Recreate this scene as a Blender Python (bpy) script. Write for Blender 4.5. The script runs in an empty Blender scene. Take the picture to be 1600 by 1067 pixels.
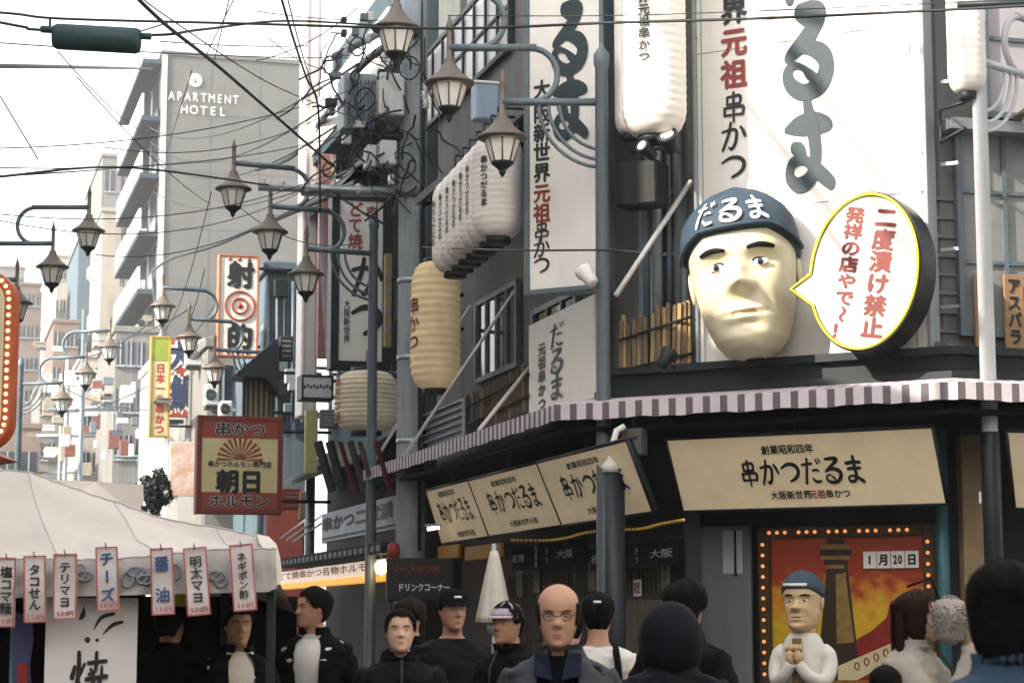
import bpy, math, random
from mathutils import Vector as V, Matrix
SC = bpy.context.scene
COL = SC.collection
rnd = random.Random(7)
sin, cos, pi = math.sin, math.cos, math.pi

# ---------------------------------------------------------------- camera
F = 3200.0                      # focal length in photo pixels (1600 wide)
EYE = 1.6
PIT = math.atan(433.5 / F)
CP, SP = cos(PIT), sin(PIT)
cam = bpy.data.cameras.new('camera'); co = bpy.data.objects.new('camera', cam); COL.objects.link(co)
cam.sensor_width = 36; cam.lens = 36 * F / 1600; cam.clip_end = 3000; cam.clip_start = .1
co.location = (0, 0, EYE); co.rotation_euler = (pi / 2 + PIT, 0, 0)
cam.dof.use_dof = True; cam.dof.focus_distance = 17.5; cam.dof.aperture_fstop = 5.6
SC.camera = co
# ---------------------------------------------------------------- light
SUN_TO = V((-.84, -.54, .62)).normalized()
sun = bpy.data.lights.new('sun', 'SUN'); so = bpy.data.objects.new('sun', sun); COL.objects.link(so)
sun.energy = 2.6; sun.angle = math.radians(.53); sun.color = (1, .90, .76)
so.rotation_euler = SUN_TO.to_track_quat('Z', 'Y').to_euler()
w = bpy.data.worlds.new('World'); SC.world = w; w.use_nodes = True
nt = w.node_tree; bg = nt.nodes['Background']
sky = nt.nodes.new('ShaderNodeTexSky'); sky.sky_type = 'NISHITA'; sky.sun_disc = False
sky.sun_elevation = math.asin(SUN_TO.z); sky.sun_rotation = math.atan2(SUN_TO.x, SUN_TO.y)
sky.air_density = 1.0; sky.dust_density = 1.5; sky.ozone_density = .4
hs = nt.nodes.new('ShaderNodeHueSaturation'); hs.inputs['Saturation'].default_value = .14
nt.links.new(sky.outputs[0], hs.inputs['Color']); nt.links.new(hs.outputs[0], bg.inputs[0]); bg.inputs[1].default_value = .15
SC.view_settings.view_transform = 'Standard'; SC.view_settings.look = 'None'
SC.view_settings.exposure = 1.95; SC.view_settings.gamma = 1

# ---------------------------------------------------------------- pixel rays -> points at real depth
def ray(px, py):
    u = (px - 800) / F; v = (533.5 - py) / F
    return V((u, CP - v * SP, SP + v * CP))
def P(px, py, Y):
    d = ray(px, py); return V((0, 0, EYE)) + d * (Y / d.y)
def HZ(px, py, z):
    d = ray(px, py); return V((0, 0, EYE)) + d * ((z - EYE) / d.z)
def HP(px, py, p0, n):
    d = ray(px, py); o = V((0, 0, EYE)); return o + d * ((V(p0) - o).dot(n) / d.dot(n))
UP = V((0, 0, 1))
class Fr:
    """a plane: origin, right, up, normal towards the viewer"""
    def __init__(s, o, r, u=UP):
        s.o = V(o); s.r = V(r).normalized(); s.n = s.r.cross(V(u)).normalized(); s.u = s.n.cross(s.r).normalized()
    def pt(s, u, v, w=0): return s.o + s.r * u + s.u * v + s.n * w
    def uv(s, px, py, w=0):
        q = HP(px, py, s.o + s.n * w, s.n) - s.o
        return q.dot(s.r), q.dot(s.u)
    def at(s, px, py, w=0): return HP(px, py, s.o + s.n * w, s.n)
    def sub(s, u, v, w=0, rot=0):
        r = s.r * cos(rot) + s.u * sin(rot)
        return Fr(s.pt(u, v, w), r, s.n.cross(r))
    def M(s):
        m = Matrix((s.r, s.u, s.n)).transposed().to_4x4(); m.translation = s.o; return m

# ---------------------------------------------------------------- mesh builder
WL = {}
class MB:
    def __init__(s): s.v = []; s.f = []; s.m = []; s.sm = []
    def add(s, vs, fs, mi=0, sm=False):
        b = len(s.v); s.v.extend(V(x) for x in vs)
        for f in fs: s.f.append([i + b for i in f]); s.m.append(mi); s.sm.append(sm)
        return s
    def box(s, c, sz, fr=None, mi=0, bev=0.0):
        """c: centre (frame u,v,w if fr), sz: full sizes along u,v,w"""
        x, y, z = sz[0] / 2, sz[1] / 2, sz[2] / 2
        if bev:
            b = min(bev, x * .9, y * .9, z * .9); vs = []
            for sx in (-1, 1):
                for sy in (-1, 1):
                    for sz_ in (-1, 1):
                        vs += [(sx * x, sy * (y - b), sz_ * (z - b)), (sx * (x - b), sy * y, sz_ * (z - b)), (sx * (x - b), sy * (y - b), sz_ * z)]
            idx = lambda sx, sy, q: ((sx > 0) * 4 + (sy > 0) * 2 + (q > 0)) * 3
            fs = []
            for sx in (-1, 1):
                fs.append([idx(sx, -1, -1), idx(sx, 1, -1), idx(sx, 1, 1), idx(sx, -1, 1)])
                fs.append([idx(-1, sx, -1) + 1, idx(1, sx, -1) + 1, idx(1, sx, 1) + 1, idx(-1, sx, 1) + 1])
                fs.append([idx(-1, -1, sx) + 2, idx(1, -1, sx) + 2, idx(1, 1, sx) + 2, idx(-1, 1, sx) + 2])
                for sy in (-1, 1):
                    fs.append([idx(sx, sy, -1), idx(sx, sy, 1), idx(sx, sy, 1) + 1, idx(sx, sy, -1) + 1])
                    fs.append([idx(sx, -1, sy), idx(sx, 1, sy), idx(sx, 1, sy) + 2, idx(sx, -1, sy) + 2])
                    fs.append([idx(-1, sx, sy) + 1, idx(1, sx, sy) + 1, idx(1, sx, sy) + 2, idx(-1, sx, sy) + 2])
                    for q in (-1, 1): i = idx(sx, sy, q); fs.append([i, i + 1, i + 2])
        else:
            vs = [(a, b, d) for a in (-x, x) for b in (-y, y) for d in (-z, z)]
            fs = [(0, 1, 3, 2), (4, 6, 7, 5), (0, 4, 5, 1), (2, 3, 7, 6), (0, 2, 6, 4), (1, 5, 7, 3)]
        if fr: vs = [fr.pt(a + c[0], b + c[1], d + c[2]) for a, b, d in vs]
        else: vs = [(a + c[0], b + c[1], d + c[2]) for a, b, d in vs]
        return s.add(vs, fs, mi)
    def tube(s, pts, r, n=8, mi=0, caps=True, closed=False):
        pts = [V(p) for p in pts]; N = len(pts)
        rr = r if isinstance(r, (list, tuple)) else [r] * N
        vs = []; fs = []; prev = None
        for i, p in enumerate(pts):
            a = pts[(i - 1) % N] if (i or closed) else p; b = pts[(i + 1) % N] if (i < N - 1 or closed) else p
            t = (b - a)
            t = t.normalized() if t.length > 1e-9 else V((0, 0, 1))
            if prev is None:
                x = t.cross(UP) if abs(t.z) < .95 else t.cross(V((0, 1, 0)))
            else: x = prev - t * prev.dot(t)
            x.normalize(); prev = x; y = t.cross(x)
            for k in range(n):
                g = 2 * pi * k / n; vs.append(p + (x * cos(g) + y * sin(g)) * rr[i])
        for i in range(N if closed else N - 1):
            j = (i + 1) % N
            for k in range(n):
                l = (k + 1) % n; fs.append([i * n + k, j * n + k, j * n + l, i * n + l])
        s.add(vs, fs, mi, True)
        if caps and not closed:
            b = len(s.v) - N * n
            s.f.append([b + k for k in range(n)]); s.m.append(mi); s.sm.append(False)
            s.f.append([b + (N - 1) * n + n - 1 - k for k in range(n)]); s.m.append(mi); s.sm.append(False)
        return s
    def lathe(s, prof, o=(0, 0, 0), M=None, n=20, mi=0, sm=True):
        vs = []; fs = []; o = V(o)
        for r, z in prof:
            for k in range(n):
                g = 2 * pi * k / n; q = V((r * cos(g), r * sin(g), z))
                vs.append(o + (M @ q if M else q))
        for i in range(len(prof) - 1):
            for k in range(n):
                l = (k + 1) % n; fs.append([i * n + k, i * n + l, (i + 1) * n + l, (i + 1) * n + k])
        fs.append([n - 1 - k for k in range(n)]); fs.append([(len(prof) - 1) * n + k for k in range(n)])
        return s.add(vs, fs, mi, sm)
    def prism(s, poly, fr, w0, w1, mi=0, sides=None):
        n = len(poly); vs = [fr.pt(u, v, w0) for u, v in poly] + [fr.pt(u, v, w1) for u, v in poly]
        s.add(vs, [list(range(n))[::-1], [n + i for i in range(n)]], mi)
        return s.add(vs, [[i, (i + 1) % n, n + (i + 1) % n, n + i] for i in range(n)], mi if sides is None else sides)
    def hexa(s, a, b, mi=0):
        """two quads of 4 points each"""
        vs = list(a) + list(b)
        return s.add(vs, [[3, 2, 1, 0], [4, 5, 6, 7]] + [[i, (i + 1) % 4, 4 + (i + 1) % 4, 4 + i] for i in range(4)], mi)
    def loft(s, rings, mi=0, caps=True, sm=True):
        n = len(rings[0]); vs = [p for r in rings for p in r]
        fs = [[i * n + k, i * n + (k + 1) % n, (i + 1) * n + (k + 1) % n, (i + 1) * n + k] for i in range(len(rings) - 1) for k in range(n)]
        if caps: fs += [[n - 1 - k for k in range(n)], [(len(rings) - 1) * n + k for k in range(n)]]
        return s.add(vs, fs, mi, sm)
    def build(s, name, mats, parent=None, loc=None, remesh=0, smooth=None):
        base = V(loc) if loc is not None else V((0, 0, 0))
        if parent is not None: base = V(WL[parent.name])
        me = bpy.data.meshes.new(name)
        me.from_pydata([tuple(p - base) for p in s.v], [], s.f)
        if not isinstance(mats, (list, tuple)): mats = [mats]
        for m in mats: me.materials.append(m)
        me.polygons.foreach_set('material_index', s.m); me.polygons.foreach_set('use_smooth', s.sm)
        me.update()
        o = bpy.data.objects.new(name, me); COL.objects.link(o)
        if remesh:
            md = o.modifiers.new('r', 'REMESH'); md.mode = 'VOXEL'; md.voxel_size = remesh
            md2 = o.modifiers.new('s', 'SMOOTH'); md2.iterations = 3; md2.factor = .5
            bpy.context.view_layer.update()
            m2 = bpy.data.meshes.new_from_object(o.evaluated_get(bpy.context.evaluated_depsgraph_get()))
            o.modifiers.clear(); o.data = m2; m2.name = name
            m2.materials.clear()
            for m in mats: m2.materials.append(m)
            m2.polygons.foreach_set('material_index', [0] * len(m2.polygons))
            m2.polygons.foreach_set('use_smooth', [True] * len(m2.polygons))
            bpy.data.meshes.remove(me)
        WL[o.name] = tuple(base)
        if parent is not None: o.parent = parent
        else: o.location = base
        return o
def tag(o, label=None, cat=None, group=None, kind=None):
    if label: o['label'] = label
    if cat: o['category'] = cat
    if group: o['group'] = group
    if kind: o['kind'] = kind
    return o
def thing(name, label, cat, loc, group=None):
    o = bpy.data.objects.new(name, None); COL.objects.link(o); o.empty_display_size = .2
    o.location = loc; WL[o.name] = tuple(loc)
    return tag(o, label, cat, group)
def copy_tree(o, parent=None):
    c = o.copy(); COL.objects.link(c)
    if parent is not None: c.parent = parent
    for ch in list(o.children): copy_tree(ch, c)
    return c

# ---------------------------------------------------------------- materials
def S(h):
    c = [int(h[i:i + 2], 16) / 255 for i in (0, 2, 4)]
    return tuple(x / 12.92 if x <= .04045 else ((x + .055) / 1.055) ** 2.4 for x in c) + (1,)
MATS = {}
def mat(name, col, rough=.7, var=.25, scale=3.0, streak=False, metal=0.0, emit=0.0, bump=0.0, dirt=None, coat=0.0, trans=0.0):
    if name in MATS: return MATS[name]
    m = bpy.data.materials.new(name); m.use_nodes = True; n = m.node_tree; b = n.nodes['Principled BSDF']
    c = S(col) if isinstance(col, str) else tuple(col) + (1,)
    b.inputs['Roughness'].default_value = rough; b.inputs['Metallic'].default_value = metal
    b.inputs['Base Color'].default_value = c
    if rough >= .75: b.inputs['Specular IOR Level'].default_value = .12
    if coat: b.inputs['Coat Weight'].default_value = coat
    if trans: b.inputs['Transmission Weight'].default_value = trans
    if var:
        tc = n.nodes.new('ShaderNodeTexCoord'); mp = n.nodes.new('ShaderNodeMapping')
        n.links.new(tc.outputs['Object'], mp.inputs[0])
        if streak: mp.inputs['Scale'].default_value = (3, 3, .35)
        ns = n.nodes.new('ShaderNodeTexNoise'); ns.inputs['Scale'].default_value = scale; ns.inputs['Detail'].default_value = 6; ns.inputs['Roughness'].default_value = .65
        n.links.new(mp.outputs[0], ns.inputs['Vector'])
        rp = n.nodes.new('ShaderNodeValToRGB'); rp.color_ramp.elements[0].position = .3; rp.color_ramp.elements[1].position = .68
        d = S(dirt) if dirt else tuple(x * (1 - var) for x in c[:3]) + (1,)
        rp.color_ramp.elements[0].color = d
        rp.color_ramp.elements[1].color = tuple(min(1, x * (1 + var * .25)) for x in c[:3]) + (1,)
        n.links.new(ns.outputs[0], rp.inputs[0]); n.links.new(rp.outputs[0], b.inputs['Base Color'])
        if emit: n.links.new(rp.outputs[0], b.inputs['Emission Color'])
        if bump:
            bp = n.nodes.new('ShaderNodeBump'); bp.inputs['Strength'].default_value = bump; bp.inputs['Distance'].default_value = .02
            n.links.new(ns.outputs[0], bp.inputs['Height']); n.links.new(bp.outputs[0], b.inputs['Normal'])
    if emit:
        b.inputs['Emission Strength'].default_value = emit
        if not var: b.inputs['Emission Color'].default_value = c
    MATS[name] = m; return m
def wave_mat(name, c1, c2, axis, period, rough=.7, sharp=True, bump=0, duty=.5):
    """alternating bands along an object axis"""
    m = bpy.data.materials.new(name); m.use_nodes = True; n = m.node_tree; b = n.nodes['Principled BSDF']; b.inputs['Roughness'].default_value = rough
    tc = n.nodes.new('ShaderNodeTexCoord'); dt = n.nodes.new('ShaderNodeVectorMath'); dt.operation = 'DOT_PRODUCT'; dt.inputs[1].default_value = tuple(axis)
    n.links.new(tc.outputs['Object'], dt.inputs[0])
    fr = n.nodes.new('ShaderNodeMath'); fr.operation = 'DIVIDE'; fr.inputs[1].default_value = period; n.links.new(dt.outputs['Value'], fr.inputs[0])
    fc = n.nodes.new('ShaderNodeMath'); fc.operation = 'FRACT'; n.links.new(fr.outputs[0], fc.inputs[0])
    rp = n.nodes.new('ShaderNodeValToRGB'); rp.color_ramp.interpolation = 'CONSTANT' if sharp else 'LINEAR'
    rp.color_ramp.elements[0].color = S(c1); rp.color_ramp.elements[1].position = duty; rp.color_ramp.elements[1].color = S(c2)
    n.links.new(fc.outputs[0], rp.inputs[0])
    ns = n.nodes.new('ShaderNodeTexNoise'); ns.inputs['Scale'].default_value = 4; ns.inputs['Detail'].default_value = 5
    n.links.new(tc.outputs['Object'], ns.inputs['Vector'])
    mr = n.nodes.new('ShaderNodeMapRange'); mr.inputs[1].default_value = .3; mr.inputs[2].default_value = .7; mr.inputs[3].default_value = .72; mr.inputs[4].default_value = 1.05
    n.links.new(ns.outputs[0], mr.inputs[0])
    mx = n.nodes.new('ShaderNodeVectorMath'); mx.operation = 'SCALE'; n.links.new(rp.outputs[0], mx.inputs[0]); n.links.new(mr.outputs[0], mx.inputs['Scale'])
    n.links.new(mx.outputs[0], b.inputs['Base Color'])
    if bump:
        bp = n.nodes.new('ShaderNodeBump'); bp.inputs['Strength'].default_value = bump; bp.inputs['Distance'].default_value = .02
        n.links.new(rp.outputs[0], bp.inputs['Height']); n.links.new(bp.outputs[0], b.inputs['Normal'])
    MATS[name] = m; return m
WHITE = mat('white_paint', 'e9e6e2', .55, .12, 1.5, streak=True)
SIGNW = mat('sign_white', 'f0ebe3', .45, .10, 1.6, streak=True, bump=.04)
INK = mat('black_ink', '1d2224', .6, .25, 5)
TEALINK = mat('dark_teal_ink', '20343a', .6, .2, 5)
REDINK = mat('red_ink', '8c3a30', .6, .2, 5)
BLUEINK = mat('blue_ink', '37548a', .6, .2, 5)
DARKM = mat('dark_metal', '20272b', .5, .3, 8, metal=.3)
STEEL = mat('blue_grey_steel', '66747c', .45, .3, 5, streak=True, metal=.2)
ALU = mat('pale_metal', 'a9b1b6', .4, .25, 6, metal=.5)
BRASS = mat('brown_lamp_metal', '7b7067', .5, .3, 9, metal=.3)
MILK = mat('milk_glass', 'f4f0ea', .35, .05, 4)
CONC = mat('pole_concrete', '97a0a6', .85, .35, 4, streak=True, bump=.2)
CABLE = mat('black_cable', '1d2426', .6, .2, 8)
PAPER = mat('lantern_paper', 'efe9e2', .8, .1, 3)
WARM = mat('warm_lantern_paper', 'd8c096', .85, .25, 3, emit=.06)
NIGHT = mat('dark_interior', '0c0d0e', .9, .3, 2)
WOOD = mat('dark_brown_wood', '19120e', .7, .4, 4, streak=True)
BAMBOO = mat('split_bamboo', '806c52', .75, .45, 5, streak=True, bump=.3)
GLASS = mat('window_glass', '27323a', .08, .3, 2)
CREAM = mat('cream_board', 'd8bf95', .5, .10, 2)
CORE = mat('asphalt', '3a3b3d', .9, .3, 20)

# ---------------------------------------------------------------- lettering
GL = {}
def glyph(ch):
    if ch in GL: return GL[ch]
    c = bpy.data.curves.new('g', 'FONT'); c.body = ch; c.resolution_u = 3
    o = bpy.data.objects.new('g', c); COL.objects.link(o)
    me = bpy.data.meshes.new_from_object(o.evaluated_get(bpy.context.evaluated_depsgraph_get()))
    vs = [(v.co.x, v.co.y) for v in me.vertices]; fs = [list(p.vertices) for p in me.polygons]
    bpy.data.objects.remove(o); bpy.data.curves.remove(c); bpy.data.meshes.remove(me)
    if vs:
        cjk = ord(ch) > 0x2000
        xs = [a for a, b in vs]; cx = .5 if cjk else (min(xs) + max(xs)) / 2; cy = .38 if cjk else .35
        vs = [(a - cx, b - cy) for a, b in vs]
    GL[ch] = (vs, fs); return GL[ch]
TW = [0.0]
def text(mb, s, fr, u, v, cw, chh, vert=False, bold=.03, mi=0, w=.004, gap=1.0, rot=0):
    """cells of cw x chh centred on (u,v) in the frame, one after another"""
    n = len(s); shifts = [(0, 0)] + ([(bold, 0), (-bold, 0), (0, bold), (0, -bold)] if bold else [])
    for i, ch in enumerate(s):
        if ch == ' ': continue
        vs, fs = glyph(ch)
        if vert and ch in 'ー〜': vs = [(b, -a) for a, b in vs]
        off = (i - (n - 1) / 2)
        cu, cv = (u, v - off * chh * gap) if vert else (u + off * cw * gap, v)
        for k, (a, b) in enumerate(shifts):
            mb.add([fr.pt(cu + (x + a) * cw, cv + (y + b) * chh, w + k * .0003) for x, y in vs], fs, mi)
def catmull(p, n=8):
    out = []
    for i in range(len(p) - 1):
        a, b, c, d = p[max(i - 1, 0)], p[i], p[i + 1], p[min(i + 2, len(p) - 1)]
        for k in range(n):
            t = k / n
            out.append(tuple(.5 * ((2 * b[j]) + (c[j] - a[j]) * t + (2 * a[j] - 5 * b[j] + 4 * c[j] - d[j]) * t * t + (3 * b[j] - a[j] - 3 * c[j] + d[j]) * t ** 3) for j in range(len(b))))
    out.append(tuple(p[-1])); return out
BR = {
 'る': [[(-.28, .42, .09), (.05, .44, .13), (.26, .40, .15), (.08, .24, .12), (-.30, .0, .09), (-.34, -.05, .06)],
       [(-.30, -.02, .07), (.0, .06, .12), (.30, -.02, .16), (.36, -.2, .15), (.18, -.40, .13), (-.12, -.44, .12), (-.32, -.34, .11), (-.30, -.20, .08), (-.14, -.16, .06), (.06, -.30, .09)]],
 'ま': [[(-.34, .24, .12), (.0, .27, .13), (.34, .26, .10)], [(-.28, .03, .11), (.0, .05, .12), (.30, .05, .10)],
       [(.04, .48, .13), (.05, .1, .13), (.06, -.25, .13), (-.06, -.42, .11), (-.26, -.42, .11), (-.30, -.28, .09), (-.10, -.22, .08), (.14, -.30, .12), (.38, -.44, .13)]],  # brush glyphs: strokes of (x, y, width) in a cell -.5...5
 'R': [[(-.12, .43, .22), (.08, .40, .32), (.24, .40, .22), (.08, .22, .24), (-.14, .08, .20), (-.34, -.03, .14), (-.40, -.06, .05)],
       [(-.36, -.04, .08), (-.06, .05, .13), (.24, -.03, .24), (.34, -.17, .27), (.24, -.34, .24), (-.02, -.43, .18), (-.26, -.37, .2), (-.37, -.24, .19), (-.28, -.13, .10), (-.10, -.16, .07), (.04, -.25, .13), (.2, -.32, .1)]],
 'M': [[(-.38, .14, .08), (-.16, .17, .22), (.12, .18, .26), (.34, .16, .18), (.42, .14, .08)], [(-.24, -.06, .14), (-.14, -.10, .20), (-.08, -.15, .12)],
       [(.0, .48, .12), (.03, .32, .18), (.12, .05, .22), (.14, -.2, .20), (.04, -.40, .19), (-.18, -.46, .17), (-.33, -.36, .16), (-.27, -.22, .13), (-.06, -.20, .11), (.18, -.33, .19), (.40, -.46, .17)]],
 'た': [[(-.42, .24, .08), (-.2, .26, .10), (.06, .28, .09)], [(-.12, .46, .10), (-.2, .1, .11), (-.34, -.44, .12)],
       [(.06, .02, .09), (.24, .04, .08), (.36, .0, .06)], [(.02, -.28, .08), (.16, -.40, .11), (.40, -.38, .08)]],
 '゛': [[(.30, .42, .07), (.36, .30, .09)], [(.43, .46, .06), (.48, .34, .08)]],
 'か': [[(-.42, .18, .09), (-.1, .24, .10), (.10, .16, .12), (.06, -.2, .12), (-.08, -.40, .11), (-.18, -.34, .06)],
       [(-.10, .46, .10), (-.18, .1, .11), (-.40, -.42, .10)], [(.26, .30, .09), (.36, .14, .12), (.42, -.02, .10)]],
 'つ': [[(-.42, .14, .08), (-.1, .28, .12), (.24, .24, .14), (.38, .04, .15), (.26, -.2, .13), (-.06, -.36, .09)]],
 '串': [[(-.24, .34, .09), (-.24, .10, .10)], [(-.24, .34, .09), (.22, .36, .11), (.22, .10, .1)], [(-.22, .10, .08), (.20, .11, .08)],
       [(-.34, -.02, .10), (-.33, -.26, .10)], [(-.34, -.02, .09), (.32, .0, .11), (.32, -.26, .1)], [(-.32, -.26, .08), (.30, -.25, .08)], [(0, .48, .10), (0, 0, .10), (.0, -.5, .07)]],
 '焼': [[(-.34, .2, .08), (-.40, .0, .11)], [(-.10, .26, .06), (-.2, .06, .07)], [(-.24, .48, .09), (-.24, .1, .1), (-.30, -.2, .09), (-.44, -.48, .08)], [(-.22, -.1, .06), (-.08, -.34, .09)],
       [(.0, .28, .07), (.44, .32, .07)], [(.20, .48, .08), (.18, .14, .08), (.02, .06, .06)], [(.06, .16, .06), (.16, .0, .07)], [(.34, .2, .06), (.34, .04, .07)],
       [(-.04, -.04, .08), (.46, .02, .08)], [(.14, -.02, .09), (.10, -.24, .09), (-.06, -.46, .08)], [(.30, .0, .09), (.30, -.34, .09), (.48, -.36, .08), (.48, -.24, .05)]],
}
def brush(mb, fr, ch, u, v, cw, chh, mi=0, w=.004, fat=1.0):
    k = 0
    for st in (BR['た'] + BR['゛'] if ch == 'だ' else BR[ch]):
        pts = catmull(st, 6)
        for i, (x, y, wd) in enumerate(pts):
            k += 1; ww = w + k * .00012; r = wd * .5 * fat
            c = [(x + r * cos(2 * pi * q / 10), y + r * sin(2 * pi * q / 10)) for q in range(10)]
            mb.add([fr.pt(u + a * cw, v + b * chh, ww) for a, b in c], [list(range(10))], mi)
            if i:
                x0, y0, w0 = pts[i - 1]; dx, dy = x - x0, y - y0; L = math.hypot(dx, dy) or 1; nx, ny = -dy / L, dx / L; r0 = w0 * .5 * fat
                q = [(x0 + nx * r0, y0 + ny * r0), (x0 - nx * r0, y0 - ny * r0), (x - nx * r, y - ny * r), (x + nx * r, y + ny * r)]
                mb.add([fr.pt(u + a * cw, v + b * chh, ww + .00006) for a, b in q], [[0, 1, 2, 3]], mi)
def btext(mb, s, fr, u, v, cw, chh, vert=False, **k):
    n = len(s)
    for i, ch in enumerate(s):
        off = i - (n - 1) / 2
        brush(mb, fr, ch, *((u, v - off * chh) if vert else (u + off * cw, v)), cw * .98, chh * .98, **k)
# ================================================================ the setting
mb = MB(); mb.add([(-400, -60, 0), (400, -60, 0), (400, 900, 0), (-400, 900, 0)], [[0, 1, 2, 3]])
tag(mb.build('ground', CORE), kind='structure')

# corner shop: valance corners from the photo at a real height
AZ = 3.4
A0, A1, A2 = HZ(567, 752, AZ), HZ(866, 658, AZ), HZ(1497, 624, AZ)
dW = (A0 - A1).normalized(); dW.z = 0; dW.normalize()          # along the left wing, away from the camera
dF = (A2 - A1); dF.z = 0; LF = dF.length; dF.normalize()        # along the chamfered front, to the right
dR = V((-dW.y, dW.x, 0)); dR = dR if dR.x > 0 else -dR          # along the right wing
A3 = A2 + dR * 6
LWg = (A0 - A1).length
nW = V((-dW.y, dW.x, 0)); nW = nW if nW.x < 0 else -nW
nF = V((dF.y, -dF.x, 0)); nR = -dW
def xline(p, d, q, e):
    det = d.x * -e.y + d.y * e.x
    t = ((q.x - p.x) * -e.y + (q.y - p.y) * e.x) / det
    return p + d * t
def inset(s, z):
    """plan corners of the shop's outline moved inward by s, at height z"""
    a0 = A0 - nW * s; a1 = A1 - nW * s; f1 = A1 - nF * s; r2 = A2 - nR * s
    c1 = xline(a1, dW, f1, dF); c2 = xline(f1, dF, r2, dR); c3 = A3 - nR * s
    out = [V((q.x, q.y, z)) for q in (a0, c1, c2, c3)]
    return out
FW = Fr(V((A1.x, A1.y, 0)), -dW)         # left wing plane (valance line), w<0 is inward
FF = Fr(V((A1.x, A1.y, 0)), dF)          # front plane
FR = Fr(V((A2.x, A2.y, 0)), dR)          # right wing plane

def prism_plan(mb, pts, z0, z1, mi=0):
    n = len(pts); vs = [(p.x, p.y, z0) for p in pts] + [(p.x, p.y, z1) for p in pts]
    mb.add(vs, [list(range(n))[::-1], [n + i for i in range(n)]] + [[i, (i + 1) % n, n + (i + 1) % n, n + i] for i in range(n)], mi)

shop = thing('corner_restaurant', 'grey three sided corner restaurant building behind the striped awning', 'building', V((A1.x, A1.y, 0)) - nF * 3)
SHOPWALL = mat('grey_render', '747674', .85, .3, 1.2, streak=True, bump=.15)
low = inset(1.35, 0)
back = [low[3] - nR * 6, low[0] - nW * 7]
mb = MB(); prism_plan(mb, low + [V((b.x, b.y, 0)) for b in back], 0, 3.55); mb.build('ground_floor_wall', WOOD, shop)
up = inset(1.0, 0)
back = [up[3] - nR * 6.3, up[0] - nW * 7.3]
mb = MB(); prism_plan(mb, up + [V((b.x, b.y, 0)) for b in back], 3.56, 12.5); mb.build('upper_wall', SHOPWALL, shop)
# dark gutter ledge on top of the awning
g0, g1 = inset(.62, 0), inset(.95, 0)
mb = MB(); 
for z0, z1, s in ((3.62, 3.70, .45), (3.70, 3.86, .62), (3.86, 3.93, .55)):
    a = inset(s, 0)[1:]; b = inset(.998, 0)[1:]; prism_plan(mb, a + b[::-1], z0, z1)
mb.build('ledge', DARKM, shop)
# soffit under the awning
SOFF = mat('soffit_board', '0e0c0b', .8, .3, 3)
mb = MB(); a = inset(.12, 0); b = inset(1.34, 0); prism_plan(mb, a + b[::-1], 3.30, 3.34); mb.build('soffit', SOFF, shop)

# ---- awning
aw = thing('striped_awning', 'pink and white striped shop awning wrapping round the corner', 'awning', (A1.x, A1.y, AZ))
o_, t_ = inset(0, AZ + .15), inset(.95, AZ + .33)
VALW = mat('valance_white', 'd3c9cb', .8, .1, 3); VALP = mat('valance_purple', '70666c', .8, .15, 3)
VALG = mat('valance_lilac', 'b9a9b2', .8, .15, 4)
top = MB(); val = MB()
def sheet(mb, p, q, r, s_, n, alt):
    th = V((0, 0, -.012))
    for i in range(n):
        a, b = i / n, (i + 1) / n
        A, B, C, D = p.lerp(q, a), p.lerp(q, b), s_.lerp(r, b), s_.lerp(r, a)
        mb.add([A, B, C, D], [[0, 1, 2, 3]], (i % 2) if alt else 0)
for (i, j, n) in ((0, 1, 170), (1, 2, 60), (2, 3, 90)):
    if i == 1: n = 60
    sheet(top, o_[i], o_[j], t_[j], t_[i], n, True)
top.build('awning_sheet', [VALW, VALG], aw)
dn = V((0, 0, -.15))
def valance(i, j, per, duty):
    L = (o_[j] - o_[i]).length; d = (o_[j] - o_[i]).normalized(); x = 0
    while x < L - 1e-4:
        for k, l in ((1, per * duty), (0, per * (1 - duty))):
            e = min(x + l, L)
            if e - x < 1e-4: continue
            nn = d.cross(UP) * .004
            sub = 2
            for q in range(sub):
                xa, xb = x + (e - x) * q / sub, x + (e - x) * (q + 1) / sub
                za, zb = [.006 * sin(xx * 9) + .004 * sin(xx * 23) for xx in (xa, xb)]
                val.hexa([o_[i] + d * xa + nn, o_[i] + d * xb + nn, o_[i] + d * xb + dn + nn + UP * zb, o_[i] + d * xa + dn + nn + UP * za],
                         [o_[i] + d * xa - nn, o_[i] + d * xb - nn, o_[i] + d * xb + dn - nn + UP * zb, o_[i] + d * xa + dn - nn + UP * za], k)
            x = e
valance(0, 1, .166, .42); valance(1, 2, .166, .42); valance(2, 3, .166, .42)
val.build('valance', [VALW, VALP], aw)
mb = MB(); rim = [p - UP * .01 for p in inset(.03, AZ + .13)]
mb.tube(rim, .014, 6); mb.build('front_rail', ALU, aw)

# ---- off-frame row on the left side of the street that shades the right side
ROWM = mat('row_render', 'd2c9bc', .85, .15, 1, streak=True)
def leftbld(name, label, y0, y1, off, h, dep=8):
    base = V((-6.35, 13.85, 0)); d = V((dW.x, dW.y, 0)); 
    a = base + d * y0; b = base + d * y1; o = V((nW.x, nW.y, 0))
    t = thing(name, label, 'building', (a + b) / 2 + o * dep / 2)
    m = MB(); prism_plan(m, [a, b, b + o * dep, a + o * dep], 0, h); m.build('wall', ROWM, t)
    f = Fr(a, d if d.cross(UP).dot(-o) > 0 else -d)
    L = (b - a).length; sgn = 1 if f.r.dot(d) > 0 else -1
    for fl in range(int(h // 3)):
        for k in range(int(L // 2)):
            wm = MB(); wm.box((sgn * (k * 2 + 1), fl * 3 + 1.7, .03), (1.3, 1.5, .06), f); wm.build('window', GLASS, t)
    return t
leftbld('shop_house', 'low plastered shop house opposite the corner restaurant', -7.5, -.02, 0, 10.1)
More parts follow.
